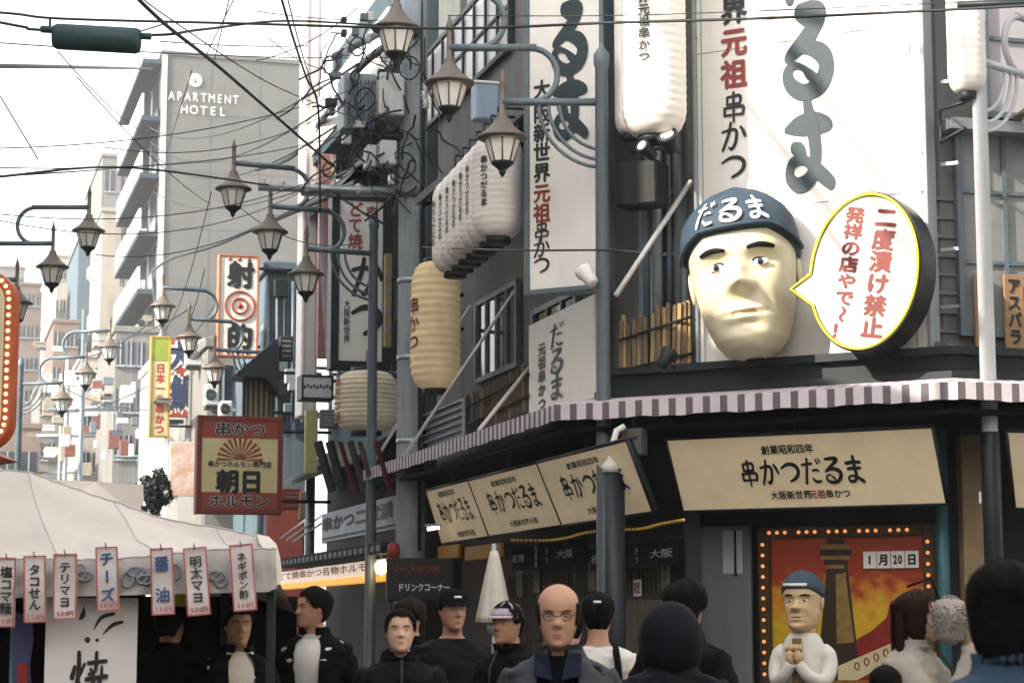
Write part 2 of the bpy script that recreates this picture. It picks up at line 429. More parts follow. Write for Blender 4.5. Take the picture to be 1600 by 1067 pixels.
leftbld('tall_shop_house', 'tall plastered building opposite the striped awning', .02, 12, 0, 15)
leftbld('tall_shop_house', 'tall plastered building across the street from the ochre lantern', 12.05, 17, 0, 14)
leftbld('shop_house', 'long low plastered shop house across the street from the red meat sign', 17.05, 30, 0, 6.5)

# unseen houses added beside and behind the camera to block sky light and sun
def blockbld(label, x0, x1, y0, y1, h):
    t = thing('shop_house', label, 'building', ((x0 + x1) / 2, (y0 + y1) / 2, 0)); m = MB(); m.box(((x0 + x1) / 2, (y0 + y1) / 2, h / 2), (x1 - x0, y1 - y0, h)); m.build('wall', ROWM, t)
    for i in range(4):
        for j in range(int((x1 - x0) / 3)): m = MB(); m.box((x0 + 1.5 + 3 * j, y1, 2 + i * 3), (1.6, .08, 1.5)); m.build('window', GLASS, t)
blockbld('unseen plastered house added right of the camera to block light', 5.6, 16, -16, 11.5, 12)
blockbld('wide unseen plastered house added behind the camera to block light', -22, 22, -34, -24, 13)
blockbld('unseen plastered house added left behind the camera to block the sun', -22, -9, -22, 5.5, 14)
# unseen frame added on the low house so that its braces shadow the big sign
rb = V((-6.35, 13.85, 0)); rf = thing('shadow_frame', 'added unseen steel frame casting diagonal shadows onto the huge white sign', 'frame', rb + dW * -1.5 + UP * 10.1)
for y0, z0, y1, z1, r_ in ((-.2, 13.0, -2.2, 11.0, .07), (-.9, 13.4, -2.9, 11.0, .06), (-.3, 10.1, -.3, 13.6, .06), (-2.9, 10.1, -2.9, 13.6, .06), (-.3, 13.5, -2.9, 13.5, .05)):
    m = MB(); m.tube([rb + dW * y0 + UP * z0, rb + dW * y1 + UP * z1], r_, 6); m.build('brace', STEEL, rf)
m = MB(); q0 = rb + dW * -5.2; m.lathe([(.02, 10.1), (.35, 10.1), (.35, 11.2), (.28, 11.4), (.02, 11.45)], q0, n=14); m.build('tank', ALU, rf)  # tank added along with the frame, also unseen

tag_h = None
HAZE = bpy.data.materials.new('thin_haze'); HAZE.use_nodes = True; hn = HAZE.node_tree; hn.nodes.remove(hn.nodes['Principled BSDF'])
hv = hn.nodes.new('ShaderNodeVolumePrincipled'); hv.inputs['Color'].default_value = (.95, .93, .90, 1); hv.inputs['Density'].default_value = .0013; hv.inputs['Anisotropy'].default_value = .2
hn.links.new(hv.outputs[0], hn.nodes['Material Output'].inputs['Volume'])
m = MB(); m.box((0, 430, 24), (820, 960, 50)); hz = m.build('haze', HAZE); tag(hz, kind='stuff')
# ================================================================ signs of the corner shop
def board(name, label, fr, px0, py0, px1, py1, w, dep, face, frame=None, fw=.03, cat='sign', group=None, u0=None, proud=.004):
    """a box sign between two photo corners on the plane fr (offset w), returns (thing, frame on its face, half sizes)"""
    a = fr.uv(px0, py0, w); b = fr.uv(px1, py1, w)
    cu, cv = (a[0] + b[0]) / 2, (a[1] + b[1]) / 2; W, H = abs(b[0] - a[0]), abs(b[1] - a[1])
    t = thing(name, label, cat, fr.pt(cu, cv - H / 2, w), group)
    f = fr.sub(cu, cv, w)
    m = MB(); m.box((0, 0, -dep / 2), (W, H, dep), f, bev=.008); m.build('panel', face, t)
    if frame:
        m = MB()
        for s in (-1, 1):
            m.box((s * (W / 2 + fw / 2 - .002), 0, -dep / 2 + .012), (fw, H + 2 * fw, dep + .03), f, bev=.006)
            m.box((0, s * (H / 2 + fw / 2 - .002), -dep / 2 + .010), (W - .004, fw, dep + .024), f, bev=.006)
        m.build('frame', frame, t)
    return t, f, W, H

def rel(fr, f, px, py, w=0):
    """photo pixel -> uv in the sub frame f"""
    q = f.at(px, py, w) - f.o
    return q.dot(f.r), q.dot(f.u)

# --- the tall white sign on the front
SG = mat('sign_border_grey', '9aa0a4', .4, .2, 3, streak=True)
t, f, W, H = board('vertical_shop_sign', 'huge white upright sign with black brush letters above the awning, behind the speech bubble', FF, 1080, -560, 1452, 548, -.70, .22, SIGNW, SG, .035)
bx = lambda px, py: rel(FF, f, px, py, .0)
PXM = lambda f, px, py: (f.at(px + 1, py) - f.at(px, py)).length
k = PXM(f, 1260, 220)
for ch, py in (('だ', -70), ('R', 82), ('M', 221)):
    m = MB(); u, v = bx(1262, py); brush(m, f, ch, u, v, 86 * k, 140 * k, w=.006, fat=1.0 if ch != 'だ' else 1.5); m.build('brush_letter', TEALINK, t)
for ch, py, mm in (('大', -220, INK), ('阪', -172, INK), ('新', -124, INK), ('世', -76, INK), ('界', 16, INK), ('元', 66, REDINK), ('祖', 116, REDINK), ('串', 168, INK), ('か', 214, INK), ('つ', 260, INK)):
    m = MB(); u, v = bx(1147, py)
    if ch in BR: brush(m, f, ch, u, v, 44 * k, 46 * k, w=.006)
    else: text(m, ch, f, u, v, 44 * k, 46 * k, bold=.04, w=.006)
    m.build('small_letter', mm, t)
m = MB()
for px in (1098, 1426): u, v = bx(px, 250); m.box((u, 0, .001), (.010, H, .008), f)
m.build('seam_strip', SG, t)
m = MB()
for py in (-180, 60, 318): u, v = bx(1262, py); m.box((0, v, .0012), (W, .008, .006), f)
m.build('panel_joint', SG, t)
m = MB()
for py in range(-300, 540, 60):
    for px in (1088, 1441): u, v = bx(px, py); m.lathe([(.012, 0), (.010, .008), (.002, .01)], f.pt(u, v, .002), f.M().to_3x3(), 8)
m.build('bolts', STEEL, t)
# bracket base under the sign
m = MB(); u0, v0 = bx(1105, 566); u1, v1 = bx(1478, 552)
m.box(((u0 + u1) / 2, (v0 + v1) / 2 - .0, -.16), (u1 - u0, .16, .24), f); m.build('base_rail', STEEL, t)
for py in (120, 250, 385, 475): m = MB(); u, v = bx(1466, py); m.box((u + .04, v, -.2), (.16, .03, .03), f); m.build('bracket', ALU, t)

# --- speech bubble
bw = .62
c = FF.at(1350, 424, -.70 + bw); f0 = Fr(c, dF); f = f0.sub(0, 0, 0, math.radians(-9)); k = PXM(f, 1350, 424)
t = thing('speech_bubble_sign', 'white oval speech bubble sign in a thick black case, ringed by a yellow neon tube', 'sign', c)
a, b = 80 * k, 113 * k
def outline(sc, pad, n=72):
    out = []
    for i in range(n):
        g = 2 * pi * i / n
        x, y = (a * sc + pad) * cos(g), (b * sc + pad) * sin(g)
        gd = math.degrees(g) % 360
        out.append((x, y, gd))
    tip = (-(a + .155) - pad * 1.5, -.10 * b - .14)
    res = []
    ins = False
    for x, y, gd in out:
        if 189 < gd < 207:
            if not ins: res.append(tip); ins = True
            continue
        res.append((x, y))
    return res
m = MB(); m.prism(outline(1, .045), f, -.40, -.012); m.build('case', mat('black_case', '15181a', .35, .3, 5), t)
m = MB(); m.prism(outline(1, .0), f, -.03, 0); m.build('panel', mat('bubble_white', 'f4f1ec', .35, .05, 3), t)
m = MB(); m.tube([f.pt(x, y, .02) for x, y in outline(1, .018)], .011, 8, closed=True); m.build('neon_tube', mat('yellow_neon', 'e8d23c', .3, 0, emit=.25), t)
for x in (-.12, .12):
    for s in (-.3, .3): m = MB(); m.tube([f.pt(x, s, -.38), f.pt(x, s, -.60)], .02, 6); m.build('bracket', ALU, t)
m = MB(); cs = 32 * k
text(m, '二度漬け禁止', f, 24 * k, 0 * k, 36 * k, 33 * k, True, .05)
text(m, '発祥の店やで〜！', f, -25 * k, -4 * k, 31 * k, 25 * k, True, .05)
m.build('lettering', mat('bubble_red', '7c3228', .6, .25, 7), t)

# --- left upright sign, projecting near the corner, and the shorter one below it
LSF = Fr(FF.at(883, 300, -.55), dF)
t, f, W, H = board('vertical_shop_sign', 'narrow white upright sign with a thick grey frame beside the row of white lanterns', LSF, 826, -420, 940, 444, 0, .2, SIGNW, STEEL, .05)
k = PXM(f, 885, 200)
for ch, py in (('だ', -90), ('R', 62), ('M', 160)):
    m = MB(); u, v = rel(None, f, 890, py); brush(m, f, ch, u, v, 62 * k, 100 * k, w=.006, fat=1.0 if ch != 'だ' else 1.5); m.build('brush_letter', TEALINK, t)
for ch, py, mm in (('大', 140, INK), ('阪', 178, INK), ('新', 208, INK), ('世', 238, INK), ('界', 270, INK), ('元', 302, REDINK), ('祖', 333, REDINK), ('串', 362, INK), ('か', 388, INK), ('つ', 414, INK)):
    m = MB(); u, v = rel(None, f, 847, py)
    if ch in BR: brush(m, f, ch, u, v, 27 * k, 28 * k, w=.006)
    else: text(m, ch, f, u, v, 27 * k, 28 * k, bold=.035, w=.006)
    m.build('small_letter', mm, t)

LF2 = Fr(FW.at(880, 560, -.80), -dW)
t, f, W, H = board('wall_sign', 'plain white upright board with thin slanted letters under the framed upright sign', LF2, 826, 560, 930, 560, 0, .10, SIGNW)
bpy.data.objects.remove(t.children[0]); 
u0, u1 = LF2.uv(826, 560)[0], LF2.uv(930, 560)[0]; zt, zb = LF2.uv(930, 458)[1], LF2.uv(930, 622)[1]
m = MB(); f = LF2.sub((u0 + u1) / 2, (zt + zb) / 2, 0); W = u1 - u0; H = zt - zb
m.box((0, 0, -.06), (W, H, .12), f, bev=.01); m.build('panel', SIGNW, t)
m = MB(); btext(m, 'だるま', f, -W * .05, .0, W * .22, H * .26, True, w=.006); 
text(m, '元祖串かつ', f, -W * .28, -.1, W * .12, H * .14, True, .04, w=.006)
m.build('lettering', TEALINK, t)

# --- slanted beige boards under the awning
def slanted(name, label, tl, tr, bl, br, fr, wt, wb, logo, sub, group=None):
    TL, TR = fr.at(*tl, wt), fr.at(*tr, wt); BL, BR_ = fr.at(*bl, wb), fr.at(*br, wb)
    zt = (TL.z + TR.z) / 2; zb = (BL.z + BR_.z) / 2
    for p in (TL, TR): p.z = zt
    for p in (BL, BR_): p.z = zb
    n = (TR - TL).cross(TL - BL).normalized()
    t = thing(name, label, 'sign', (BL + BR_) / 2, group)
    m = MB(); m.add([BL, BR_, TR, TL], [[0, 1, 2, 3]]); m2 = MB(); q_ = n * .003; m2.hexa([BL - n * .06, BR_ - n * .06, TR - n * .06, TL - n * .06], [BL - q_, BR_ - q_, TR - q_, TL - q_]); m2.build('back_box', DARKM, t); m.build('panel', mat('lit_cream_board', 'dcc8a4', .5, .14, 3, emit=.06), t)
    m = MB(); 
    for a, b in ((BL, BR_), (BR_, TR), (TR, TL), (TL, BL)): m.tube([a - n * .01, b - n * .01], .020, 6)
    m.build('frame', DARKM, t)
    c = (TL + TR + BL + BR_) / 4
    f = Fr(c, TR - TL, (TL + TR) / 2 - (BL + BR_) / 2)
    W = ((TR - TL).length + (BR_ - BL).length) / 2; H = ((TL + TR) / 2 - (BL + BR_) / 2).length
    m = MB(); logo(m, f, W, H); m.build('lettering', INK, t)
    m = MB(); m.tube([((TL + TR) / 2) - n * .1, ((TL + TR) / 2) - n * .1 + UP * .18], .02, 6)
    m.build('hanger', DARKM, t)
    return t, f, W, H
def logo_front(m, f, W, H):
    btext(m, '串かつだるま', f, -.005 * W, 0, W * .079, H * .36, w=.006, fat=1.15)
    text(m, '創業昭和四年', f, -.04 * W, H * .30, W * .033, H * .13, False, .03, w=.006)
    text(m, '大阪新世界', f, -.062 * W, -H * .31, W * .031, H * .12, False, .03, w=.006)
    text(m, '串かつ', f, .115 * W, -H * .31, W * .031, H * .12, False, .03, w=.006)
t, f, W, H = slanted('menu_sign_board', 'long cream sign board with bold black brush logo slanting under the awning front', (1040, 685), (1457, 668), (1067, 800), (1480, 787), FF, -.30, -.65, logo_front, None)
m = MB(); text(m, '元祖', f, .038 * W, -H * .31, W * .031, H * .12, False, .03, w=.006); m.build('red_lettering', REDINK, t)
def logo_wing(m, f, W, H):
    btext(m, '串かつ', f, -W * .13, .04 * H, W * .13, H * .36, w=.006, fat=1.1)
    btext(m, 'だるま', f, W * .22, .04 * H, W * .11, H * .36, w=.006, fat=1.1)
    text(m, '創業昭和四年', f, .03 * W, H * .33, W * .06, H * .10, False, .03, w=.006)
    text(m, '大阪新世界元祖', f, .03 * W, -H * .33, W * .055, H * .10, False, .03, w=.006)
edges_t = [(665, 766), (731, 750), (838, 723), (978, 687)]; edges_b = [(690, 850), (764, 838), (878, 821), (1020, 800)]
labs = ['small cream logo board farthest along the left wing, above the closed umbrella', 'middle cream logo board of the three slanting under the left wing of the awning', 'cream logo board of the left wing next to the lamp pole at the corner']
for i in range(3):
    slanted('menu_sign_board', labs[i], edges_t[i], edges_t[i + 1], edges_b[i], edges_b[i + 1], FW, -.30, -.62, logo_wing, None, 'cream boards along the left wing')
slanted('menu_sign_board', 'cream sign board cut by the right picture edge beyond the lit poster', (1572, 664), (1850, 690), (1585, 788), (1862, 806), FR, -.30, -.62, logo_wing, None)

# --- noren banners and rope light below the left wing boards
NOREN = mat('dark_noren_cloth', '1c2324', .9, .3, 6)
for (x0, x1, lab) in ((800, 905, 'dark shop curtain with white characters hanging beside the umbrella'), (922, 1062, 'dark shop curtain with white characters hanging right of the lamp pole')):
    a = FW.uv(x0, 850, -1.05); b = FW.uv(x1, 850, -1.05); zt = FW.uv((x0 + x1) / 2, 848, -1.05)[1]; zb = FW.uv((x0 + x1) / 2, 888, -1.05)[1]
    f = FW.sub((a[0] + b[0]) / 2, (zt + zb) / 2, -1.05); W = b[0] - a[0]; H = zt - zb
    t = thing('shop_curtain', lab, 'curtain', f.o, 'dark shop curtains')
    m = MB(); n = 5
    for i in range(n):
        x = -W / 2 + W * (i + .5) / n; vs = []
        for j in range(7):
            xx = x + (j / 6 - .5) * W / n * .96; ww = .02 * sin(j * 1.7 + i)
            vs += [f.pt(xx, H / 2, ww * .3), f.pt(xx, -H / 2, ww)]
        m.add(vs, [[2 * j, 2 * j + 1, 2 * j + 3, 2 * j + 2] for j in range(6)], 0, True)
    m.build('cloth', NOREN, t)
    m = MB(); text(m, '名物', f, -W * .36, 0, W * .10, H * .35, False, .02, w=.03); text(m, '元祖串', f, -W * .08, 0, H * .38, H * .30, True, .02, w=.03); text(m, 'かつ', f, W * .08, 0, H * .38, H * .34, True, .02, w=.03); text(m, '大阪', f, W * .34, 0, W * .12, H * .35, False, .02, w=.03)
    m.build('lettering', mat('cloth_white', 'c9c6bd', .9, .2, 5), t)
    m = MB(); m.tube([f.pt(-W / 2 - .03, H / 2 + .01), f.pt(W / 2 + .03, H / 2 + .01)], .014, 6); m.build('rod', WOOD, t)
pts = []
for px, py in ((800, 843), (850, 844), (885, 840), (915, 832), (955, 828), (1000, 826), (1030, 819), (1068, 812)): pts.append(FW.at(px, py, -.70))
pts = [V(p) for p in catmull([tuple(p) for p in pts], 8)]
rl = thing('rope_light', 'yellow rope light draped below the cream boards', 'rope light', pts[0])
m = MB(); m.tube(pts, .009, 6); m.build('cord', mat('amber_cord', '4a3a14', .5, .2, 5), rl)
m = MB()
for p in pts: m.lathe([(.002, -.014), (.014, 0), (.002, .014)], p, n=6)
m.build('lamp_beads', mat('amber_bead', 'e0b040', .4, 0, emit=.12), rl)

# --- poster case with bulbs, date plates
PF = Fr(FF.at(1325, 900, -1.20), dF)
a = PF.uv(1188, 824); b = PF.uv(1462, 818); W = b[0] - a[0]; zt = (a[1] + b[1]) / 2; zb = -1.7; H = zt - zb
f = PF.sub((a[0] + b[0]) / 2, (zt + zb) / 2)
t = thing('poster_case', 'big sunset tower poster in a bulb studded brass frame behind the statue', 'poster', f.pt(0, -H / 2))
pm = bpy.data.materials.new('sunset_print'); pm.use_nodes = True; n = pm.node_tree; bs = n.nodes['Principled BSDF']; bs.inputs['Roughness'].default_value = .35
tc = n.nodes.new('ShaderNodeTexCoord'); sx = n.nodes.new('ShaderNodeSeparateXYZ'); n.links.new(tc.outputs['Generated'], sx.inputs[0])
nz = n.nodes.new('ShaderNodeTexNoise'); mp = n.nodes.new('ShaderNodeMapping'); mp.inputs['Scale'].default_value = (5, 5, 11); n.links.new(tc.outputs['Generated'], mp.inputs[0]); n.links.new(mp.outputs[0], nz.inputs['Vector']); nz.inputs['Scale'].default_value = 1.6
ad = n.nodes.new('ShaderNodeMath'); ad.operation = 'MULTIPLY_ADD'; ad.inputs[1].default_value = .34; n.links.new(nz.outputs[0], ad.inputs[0]); n.links.new(sx.outputs['Z'], ad.inputs[2])
rp = n.nodes.new('ShaderNodeValToRGB'); e = rp.color_ramp.elements
e[0].position = .42; e[0].color = S('7a1c10'); e[1].position = 1.12; e[1].color = S('7a1a10')
for pos, c in ((.62, 'a8861c'), (.80, 'c09a22'), (.92, 'b0641a'), (1.0, '8f3014')):
    q = e.new(pos); q.color = S(c)
n.links.new(ad.outputs[0], rp.inputs[0]); n.links.new(rp.outputs[0], bs.inputs['Base Color'])
n.links.new(rp.outputs[0], bs.inputs['Emission Color']); bs.inputs['Emission Strength'].default_value = .03
m = MB(); fb = .105; m.box((0, 0, -.02), (W - 2 * fb, H - 2 * fb, .04), f); m.build('print', pm, t)
FRAMEM = mat('tarnished_brass_frame', '4a3720', .45, .5, 14, metal=.2)
m = MB()
for s in (-1, 1):
    m.box((s * (W / 2 - fb / 2), 0, .02), (fb, H, .10), f, bev=.008); m.box((0, s * (H / 2 - fb / 2), .018), (W - 2 * fb - .002, fb, .096), f, bev=.008)
m.build('frame', FRAMEM, t)
BULB = mat('amber_bulb', 'e8955a', .3, 0, emit=.28); nb = 0
def bulb(u, v):
    m = MB(); m.lathe([(.008, -.012), (.016, 0), (.018, .012), (.012, .026), (.002, .03)], f.pt(u, v, .075), f.M().to_3x3(), 8); m.build('bulb', BULB, t)
x = -W / 2 + .12
for gi in range(5):
    for j in range(3):
        if x + gi * .29 + j * .078 < W / 2 - .1: bulb(x + gi * .29 + j * .078, H / 2 - fb / 2)
for s in (-1, 1):
    for j in range(14): bulb(s * (W / 2 - fb / 2), H / 2 - .16 - j * .098)
# printed tower, hills and ribbon as thin layers of the print
m = MB(); rl_ = lambda px, py: (PF.at(px, py) - f.o).dot(f.r); vl = lambda px, py: (PF.at(px, py) - f.o).dot(f.u)
q = lambda L: [((PF.at(px, py) - f.o).dot(f.r), (PF.at(px, py) - f.o).dot(f.u)) for px, py in L]
tow = MB(); TM = [mat('print_brown', '2f2113', .45, .4, 12), mat('print_tan', '94783f', .45, .45, 14), mat('print_red', '8e1f18', .4, .3, 6)]
tow.prism(q([(1276, 1062), (1293, 880), (1324, 880), (1345, 1062)][::-1]), f, .001, .004, 0)
tow.prism(q([(1308, 1005), (1306, 895), (1321, 893), (1335, 1003)][::-1]), f, .004, .006, 1)
for i, (y0, y1, hw, mi) in enumerate(((842, 850, 14, 0), (850, 858, 23, 1), (858, 868, 25, 0), (868, 874, 24, 1), (874, 882, 19, 0), (882, 888, 14, 1), (888, 896, 12, 0))):
    tow.prism(q([(1306 - hw, y1), (1306 + hw, y1), (1306 + hw * .95, y0), (1306 - hw * .95, y0)]), f, .006, .008, mi)
tow.prism(q([(1330, 1062), (1336, 1000), (1362, 985), (1385, 965), (1392, 938), (1399, 938), (1402, 1062)]), f, .001, .003, 2)
tow.build('printed_tower', TM, t)
m = MB(); m.prism(q([(1310, 1062), (1310, 1040), (1394, 1004), (1394, 1032), (1340, 1062)]), f, .009, .013); m.build('printed_ribbon', mat('print_cream', 'd8c79a', .5, .2, 4), t)
m = MB()
for i in range(4):
    x = 1340 + i * 15; y = 1040 - i * 7
    g = q([(x, y)])[0]; m.tube([f.pt(g[0] + .022 * cos(a_ * pi / 4), g[1] + .034 * sin(a_ * pi / 4), .016) for a_ in range(8)], .006, 4, closed=True)
m.build('ribbon_lettering', REDINK, t)
dt = thing('date_plates', 'row of four white flip plates reading a January date on the poster', 'date display', PF.at(1392, 886, .03))
m = MB(); m2 = MB(); fd = Fr(PF.at(1392, 874, .03), dF)
for i, s_ in enumerate(('1', '月', '20', '日')):
    x = (i - 1.5) * 23.2 * 18.0 / F
    m.box((x, 0, 0), (22 * 18.0 / F, 27 * 18.0 / F, .012), fd, bev=.003); text(m2, s_, fd, x, 0, .095 if len(s_) == 1 else .075, .105, False, .05, w=.008, gap=.62)
m.build('plate', SIGNW, dt); m2.build('lettering', INK, dt)

# --- stall door panel, teal pipe, cream column at the front
f = Fr(FF.at(1128, 940, -1.22), dF); 
t = thing('door_panel', 'pale grey sliding door left of the bulb framed poster', 'door', f.pt(0, -1.7)); k = 18.6 / F
m = MB(); m.box((0, -.55, 0), (105 * k, 2.5, .05), f, bev=.006); m.build('leaf', mat('pale_door', '6f7774', .5, .3, 2, streak=True), t)
m = MB(); m.box((27 * k, .45, .03), (4 * k, .42, .02), f); m.build('handle', DARKM, t)
m = MB(); m.box((22 * k, .46, .027), (34 * k, .40, .008), f); m.build('notice', mat('pale_glass', 'b4b8b4', .3, .2, 3), t)
p = FF.at(1476, 930, -1.0); pp = MB(); pp.tube([(p.x, p.y, 0), (p.x, p.y, 3.25)], .055, 12)
tag(pp.build('drain_pipe', mat('teal_pipe', '2f6670', .5, .35, 5, streak=True), loc=(p.x, p.y, 0)), 'teal drain pipe running up beside the lit poster', 'pipe')
p = FR.at(1524, 930, -1.0); pp = MB(); pp.box((p.x, p.y, 1.6), (.22, .22, 3.2), bev=.01)
tag(pp.build('stone_column', mat('tan_stone', 'a08a6c', .8, .25, 5), loc=(p.x, p.y, 0)), 'tan square column at the right hand corner under the awning', 'column')
p = FF.at(1082, 930, -1.15); pp = MB(); pp.box((p.x, p.y, 1.6), (.14, .14, 3.2), bev=.01)
tag(pp.build('corner_post', mat('grey_brown_post', '4c4a45', .8, .3, 4, streak=True), loc=(p.x, p.y, 0)), 'dim grey post at the shop corner beside the pale door', 'post')
# small paper notice and bamboo screen by the pole
f = Fr(FW.at(996, 918, -1.2), -dW); m = MB(); m.box((0, 0, 0), (.22, .16, .01), f); m2 = MB(); text(m2, '禁煙', f, 0, 0, .09, .12, False, .03, w=.008)
t = thing('paper_notice', 'small white and red notice stuck up behind the dark corner pole', 'notice', f.o); m.build('sheet', SIGNW, t); m2.build('lettering', REDINK, t)
f = Fr(FW.at(1010, 975, -1.0), -dW); m = MB()
for i in range(22): m.box(((i - 11) * .052, -.55, .0), (.045, 1.55, .025), f, bev=.004)
tag(m.build('bamboo_screen', mat('old_bamboo', '6d6450', .8, .4, 4, streak=True), loc=f.pt(0, -1.3)), 'low screen of grey brown bamboo slats at the shop entrance', 'screen')
# yellow strip signs under the first wing board
for i, (x0, x1) in enumerate(((686, 718), (728, 784))):
    f = Fr(FW.at((x0 + x1) / 2, 862, -1.28), -dW); W = FW.uv(x1, 862, -1.28)[0] - FW.uv(x0, 862, -1.28)[0]
    m = MB(); m.box((0, 0, 0), (W, .18, .05), f, bev=.01)
    tag(m.build('strip_sign', mat('ochre_strip', '8f6a20', .5, .3, 5, emit=.05), loc=f.o), ['short ochre strip sign under the farthest cream board', 'longer ochre strip sign just above the closed umbrella'][i], 'sign')

f = Fr(FW.at(905, 980, -1.25), -dW); t = thing('lattice_door', 'dark wooden lattice shopfront behind the people under the dark curtains', 'door', f.pt(0, -1.5)); W = FW.uv(1040, 980, -1.25)[0] - FW.uv(800, 980, -1.25)[0]
m = MB()
for i in range(46): m.box((-W / 2 + W * (i + .5) / 46, -.45, .03), (.035, 2.1, .03), f)
m.build('slats', mat('old_brown_lattice', '4a3a2c', .7, .4, 5, streak=True), t)
m = MB()
for v in (-1.45, -.5, .3, .62): m.box((0, v, .02), (W, .06, .05), f)
for i in range(5): m.box((-W / 2 + W * i / 4, -.45, .024), (.08, 2.2, .055), f)
m.build('frame', WOOD, t); m = MB(); m.box((0, -.45, -.01), (W, 2.1, .01), f); m.build('paper_screen', mat('dim_paper_screen', '6a5a44', .8, .3, 2, emit=.02), t)

# dark capped post and grey junction box at the shop corner
p = P(959, 735, 18.35); t = thing('capped_post', 'dark navy post with a white conical cap standing at the shop corner', 'post', (p.x, p.y, 0))
m = MB(); m.lathe([(.10, 0), (.098, p.z)], (p.x, p.y, 0), n=18); m.build('shaft', mat('navy_post', '1b2430', .5, .35, 5, streak=True), t)
m = MB(); m.lathe([(.105, -.02), (.105, .05), (.06, .10), (.045, .14)], p, n=18); m.build('cap', mat('dull_white_cap', 'e6e3df', .5, .1, 6), t)
m = MB(); m.tube([p + UP * .12, p + UP * .26, p + V((.03, .02, .36)), p + V((.10, .04, .40))], .03, 8); m.build('pipe', mat('dull_white_cap', '9fa0a2'), t)
f = Fr(P(986, 690, 18.4), dF); t = thing('junction_box', 'dull grey box hanging under the awning above the capped post', 'box', f.o); m = MB(); m.box((0, 0, -.06), (.21, .24, .14), f, bev=.01); m.build('case', mat('dull_grey_box', '565652', .6, .35, 5), t); m = MB(); m.box((0, .03, .012), (.13, .02, .01), f); m.tube([f.pt(0, .12, -.06), f.pt(0, .24, -.06)], .02, 6); m.build('hanger', DARKM, t)
for i, (px, py, lab) in enumerate(((812, 912, 'narrow paper menu strip pasted left on the lattice under the curtains'), (838, 905, 'pale paper menu strip pasted on the lattice above the bald man'), (925, 900, 'paper menu strip pasted on the lattice left of the capped post'), (1040, 902, 'paper menu strip pasted near the grey corner post'))):
    f = Fr(FW.at(px, py, -1.19), -dW); m = MB(); m.box((0, 0, 0), (.22, .30, .006), f); t = thing('menu_strip', lab, 'notice', f.pt(0, -.15)); m.build('sheet', mat('old_paper', '8a8474', .8, .2, 5), t); m = MB(); text(m, '串かつ', f, 0, 0, .09, .085, True, .03, w=.006); m.build('lettering', INK, t)
# ================================================================ heads (shared by the sculptures and the people)
HT = [(0, .06, .27, -.10), (.03, .15, .36, .0), (.10, .21, .395, .10), (.20, .25, .385, .22), (.30, .28, .375, .31), (.42, .30, .368, .385), (.52, .312, .362, .42), (.62, .322, .368, .445),
      (.72, .320, .36, .445), (.80, .300, .325, .41), (.87, .255, .27, .345), (.93, .19, .20, .26), (.975, .11, .115, .15), (1, .004, .004, .005)]
def hlerp(t):
    for i in range(len(HT) - 1):
        if t <= HT[i + 1][0] or i == len(HT) - 2:
            a, b = HT[i], HT[i + 1]; k = (t - a[0]) / (b[0] - a[0]); k = max(0, min(1, k))
            return [a[j] + (b[j] - a[j]) * k for j in (1, 2, 3)]
G = lambda d, s: math.exp(-(d / s) ** 2)
def hpos(t, a, off=0.0, face=1.0, jaw=1.0):
    """head surface, unit height, facing -Y, a = 0 at the front"""
    w_, f_, b_ = hlerp(t); s_, c_ = sin(a), cos(a)
    if t < .4: w_ *= 1 + (jaw - 1) * (1 - t / .4)
    x = w_ * (abs(s_) ** .92) * (1 if s_ > 0 else -1); y = -f_ * c_ if c_ > 0 else -b_ * c_
    if c_ > 0 and face:
        d = 0; ax = abs(x)
        d += (.115 * G(t - .395, .045) * G(x, .058) + .065 * G(t - .47, .06) * G(x, .038) + .03 * G(t - .385, .03) * (G(ax - .06, .03)))
        d += -.045 * G(ax - .13, .075) * G(t - .53, .05) + .022 * G(ax - .13, .05) * G(t - .515, .028)
        d += .018 * G(t - .60, .035) * G(ax - .11, .10) - .006 * G(t - .665, .007) * G(x, .16) - .005 * G(t - .70, .006) * G(x, .13) - .006 * G(t - .47, .008) * G(ax - .12, .06)
        d += .026 * G(x, .085) * G(t - .25, .018) + .030 * G(x, .075) * G(t - .203, .020) - .020 * G(x, .11) * G(t - .228, .010)
        d += -.012 * G(ax - .135 - .18 * (.38 - t), .02) * G(t - .29, .08) - .008 * G(ax - .13, .06) * G(t - .475, .012) + .010 * G(ax - .13, .06) * G(t - .548, .010)
        d += .03 * G(t - .07, .06) * G(x, .10) + .016 * G(ax - .17, .07) * G(t - .36, .07) - .014 * G(t - .15, .025) * G(x, .1)
        y -= d * face
    n = V((x / max(w_, .02), y / max(f_, .02), (t - .5) * 1.6)).normalized()
    p = V((x, y, t)) + n * off
    return p
def head_mesh(mb, T, nu=36, nv=34, face=1.0, jaw=1.0, mi=0):
    rings = []
    for i in range(nv + 1):
        t = i / nv; t = t - .03 * sin(2 * pi * t) * .6
        rings.append([T(hpos(t, 2 * pi * k / nu, 0, face, jaw)) for k in range(nu)])
    mb.loft(rings, mi)
    for s in (-1, 1):
        er = []
        for i in range(9):
            z = i / 8; r = math.sqrt(max(.0, 1 - (2 * z - 1) ** 2)) * .055 * (.75 + .5 * z) + .004
            er.append([T(V((s * (.295 + .045 * (1 + .4 * z) * .5 + .035 * cos(g) * (r / .06) * .6), .05 + r * sin(g) * 1.1 + .03 * z, .37 + .21 * z))) for g in [2 * pi * q / 8 for q in range(8)]])
        mb.loft(er, mi)
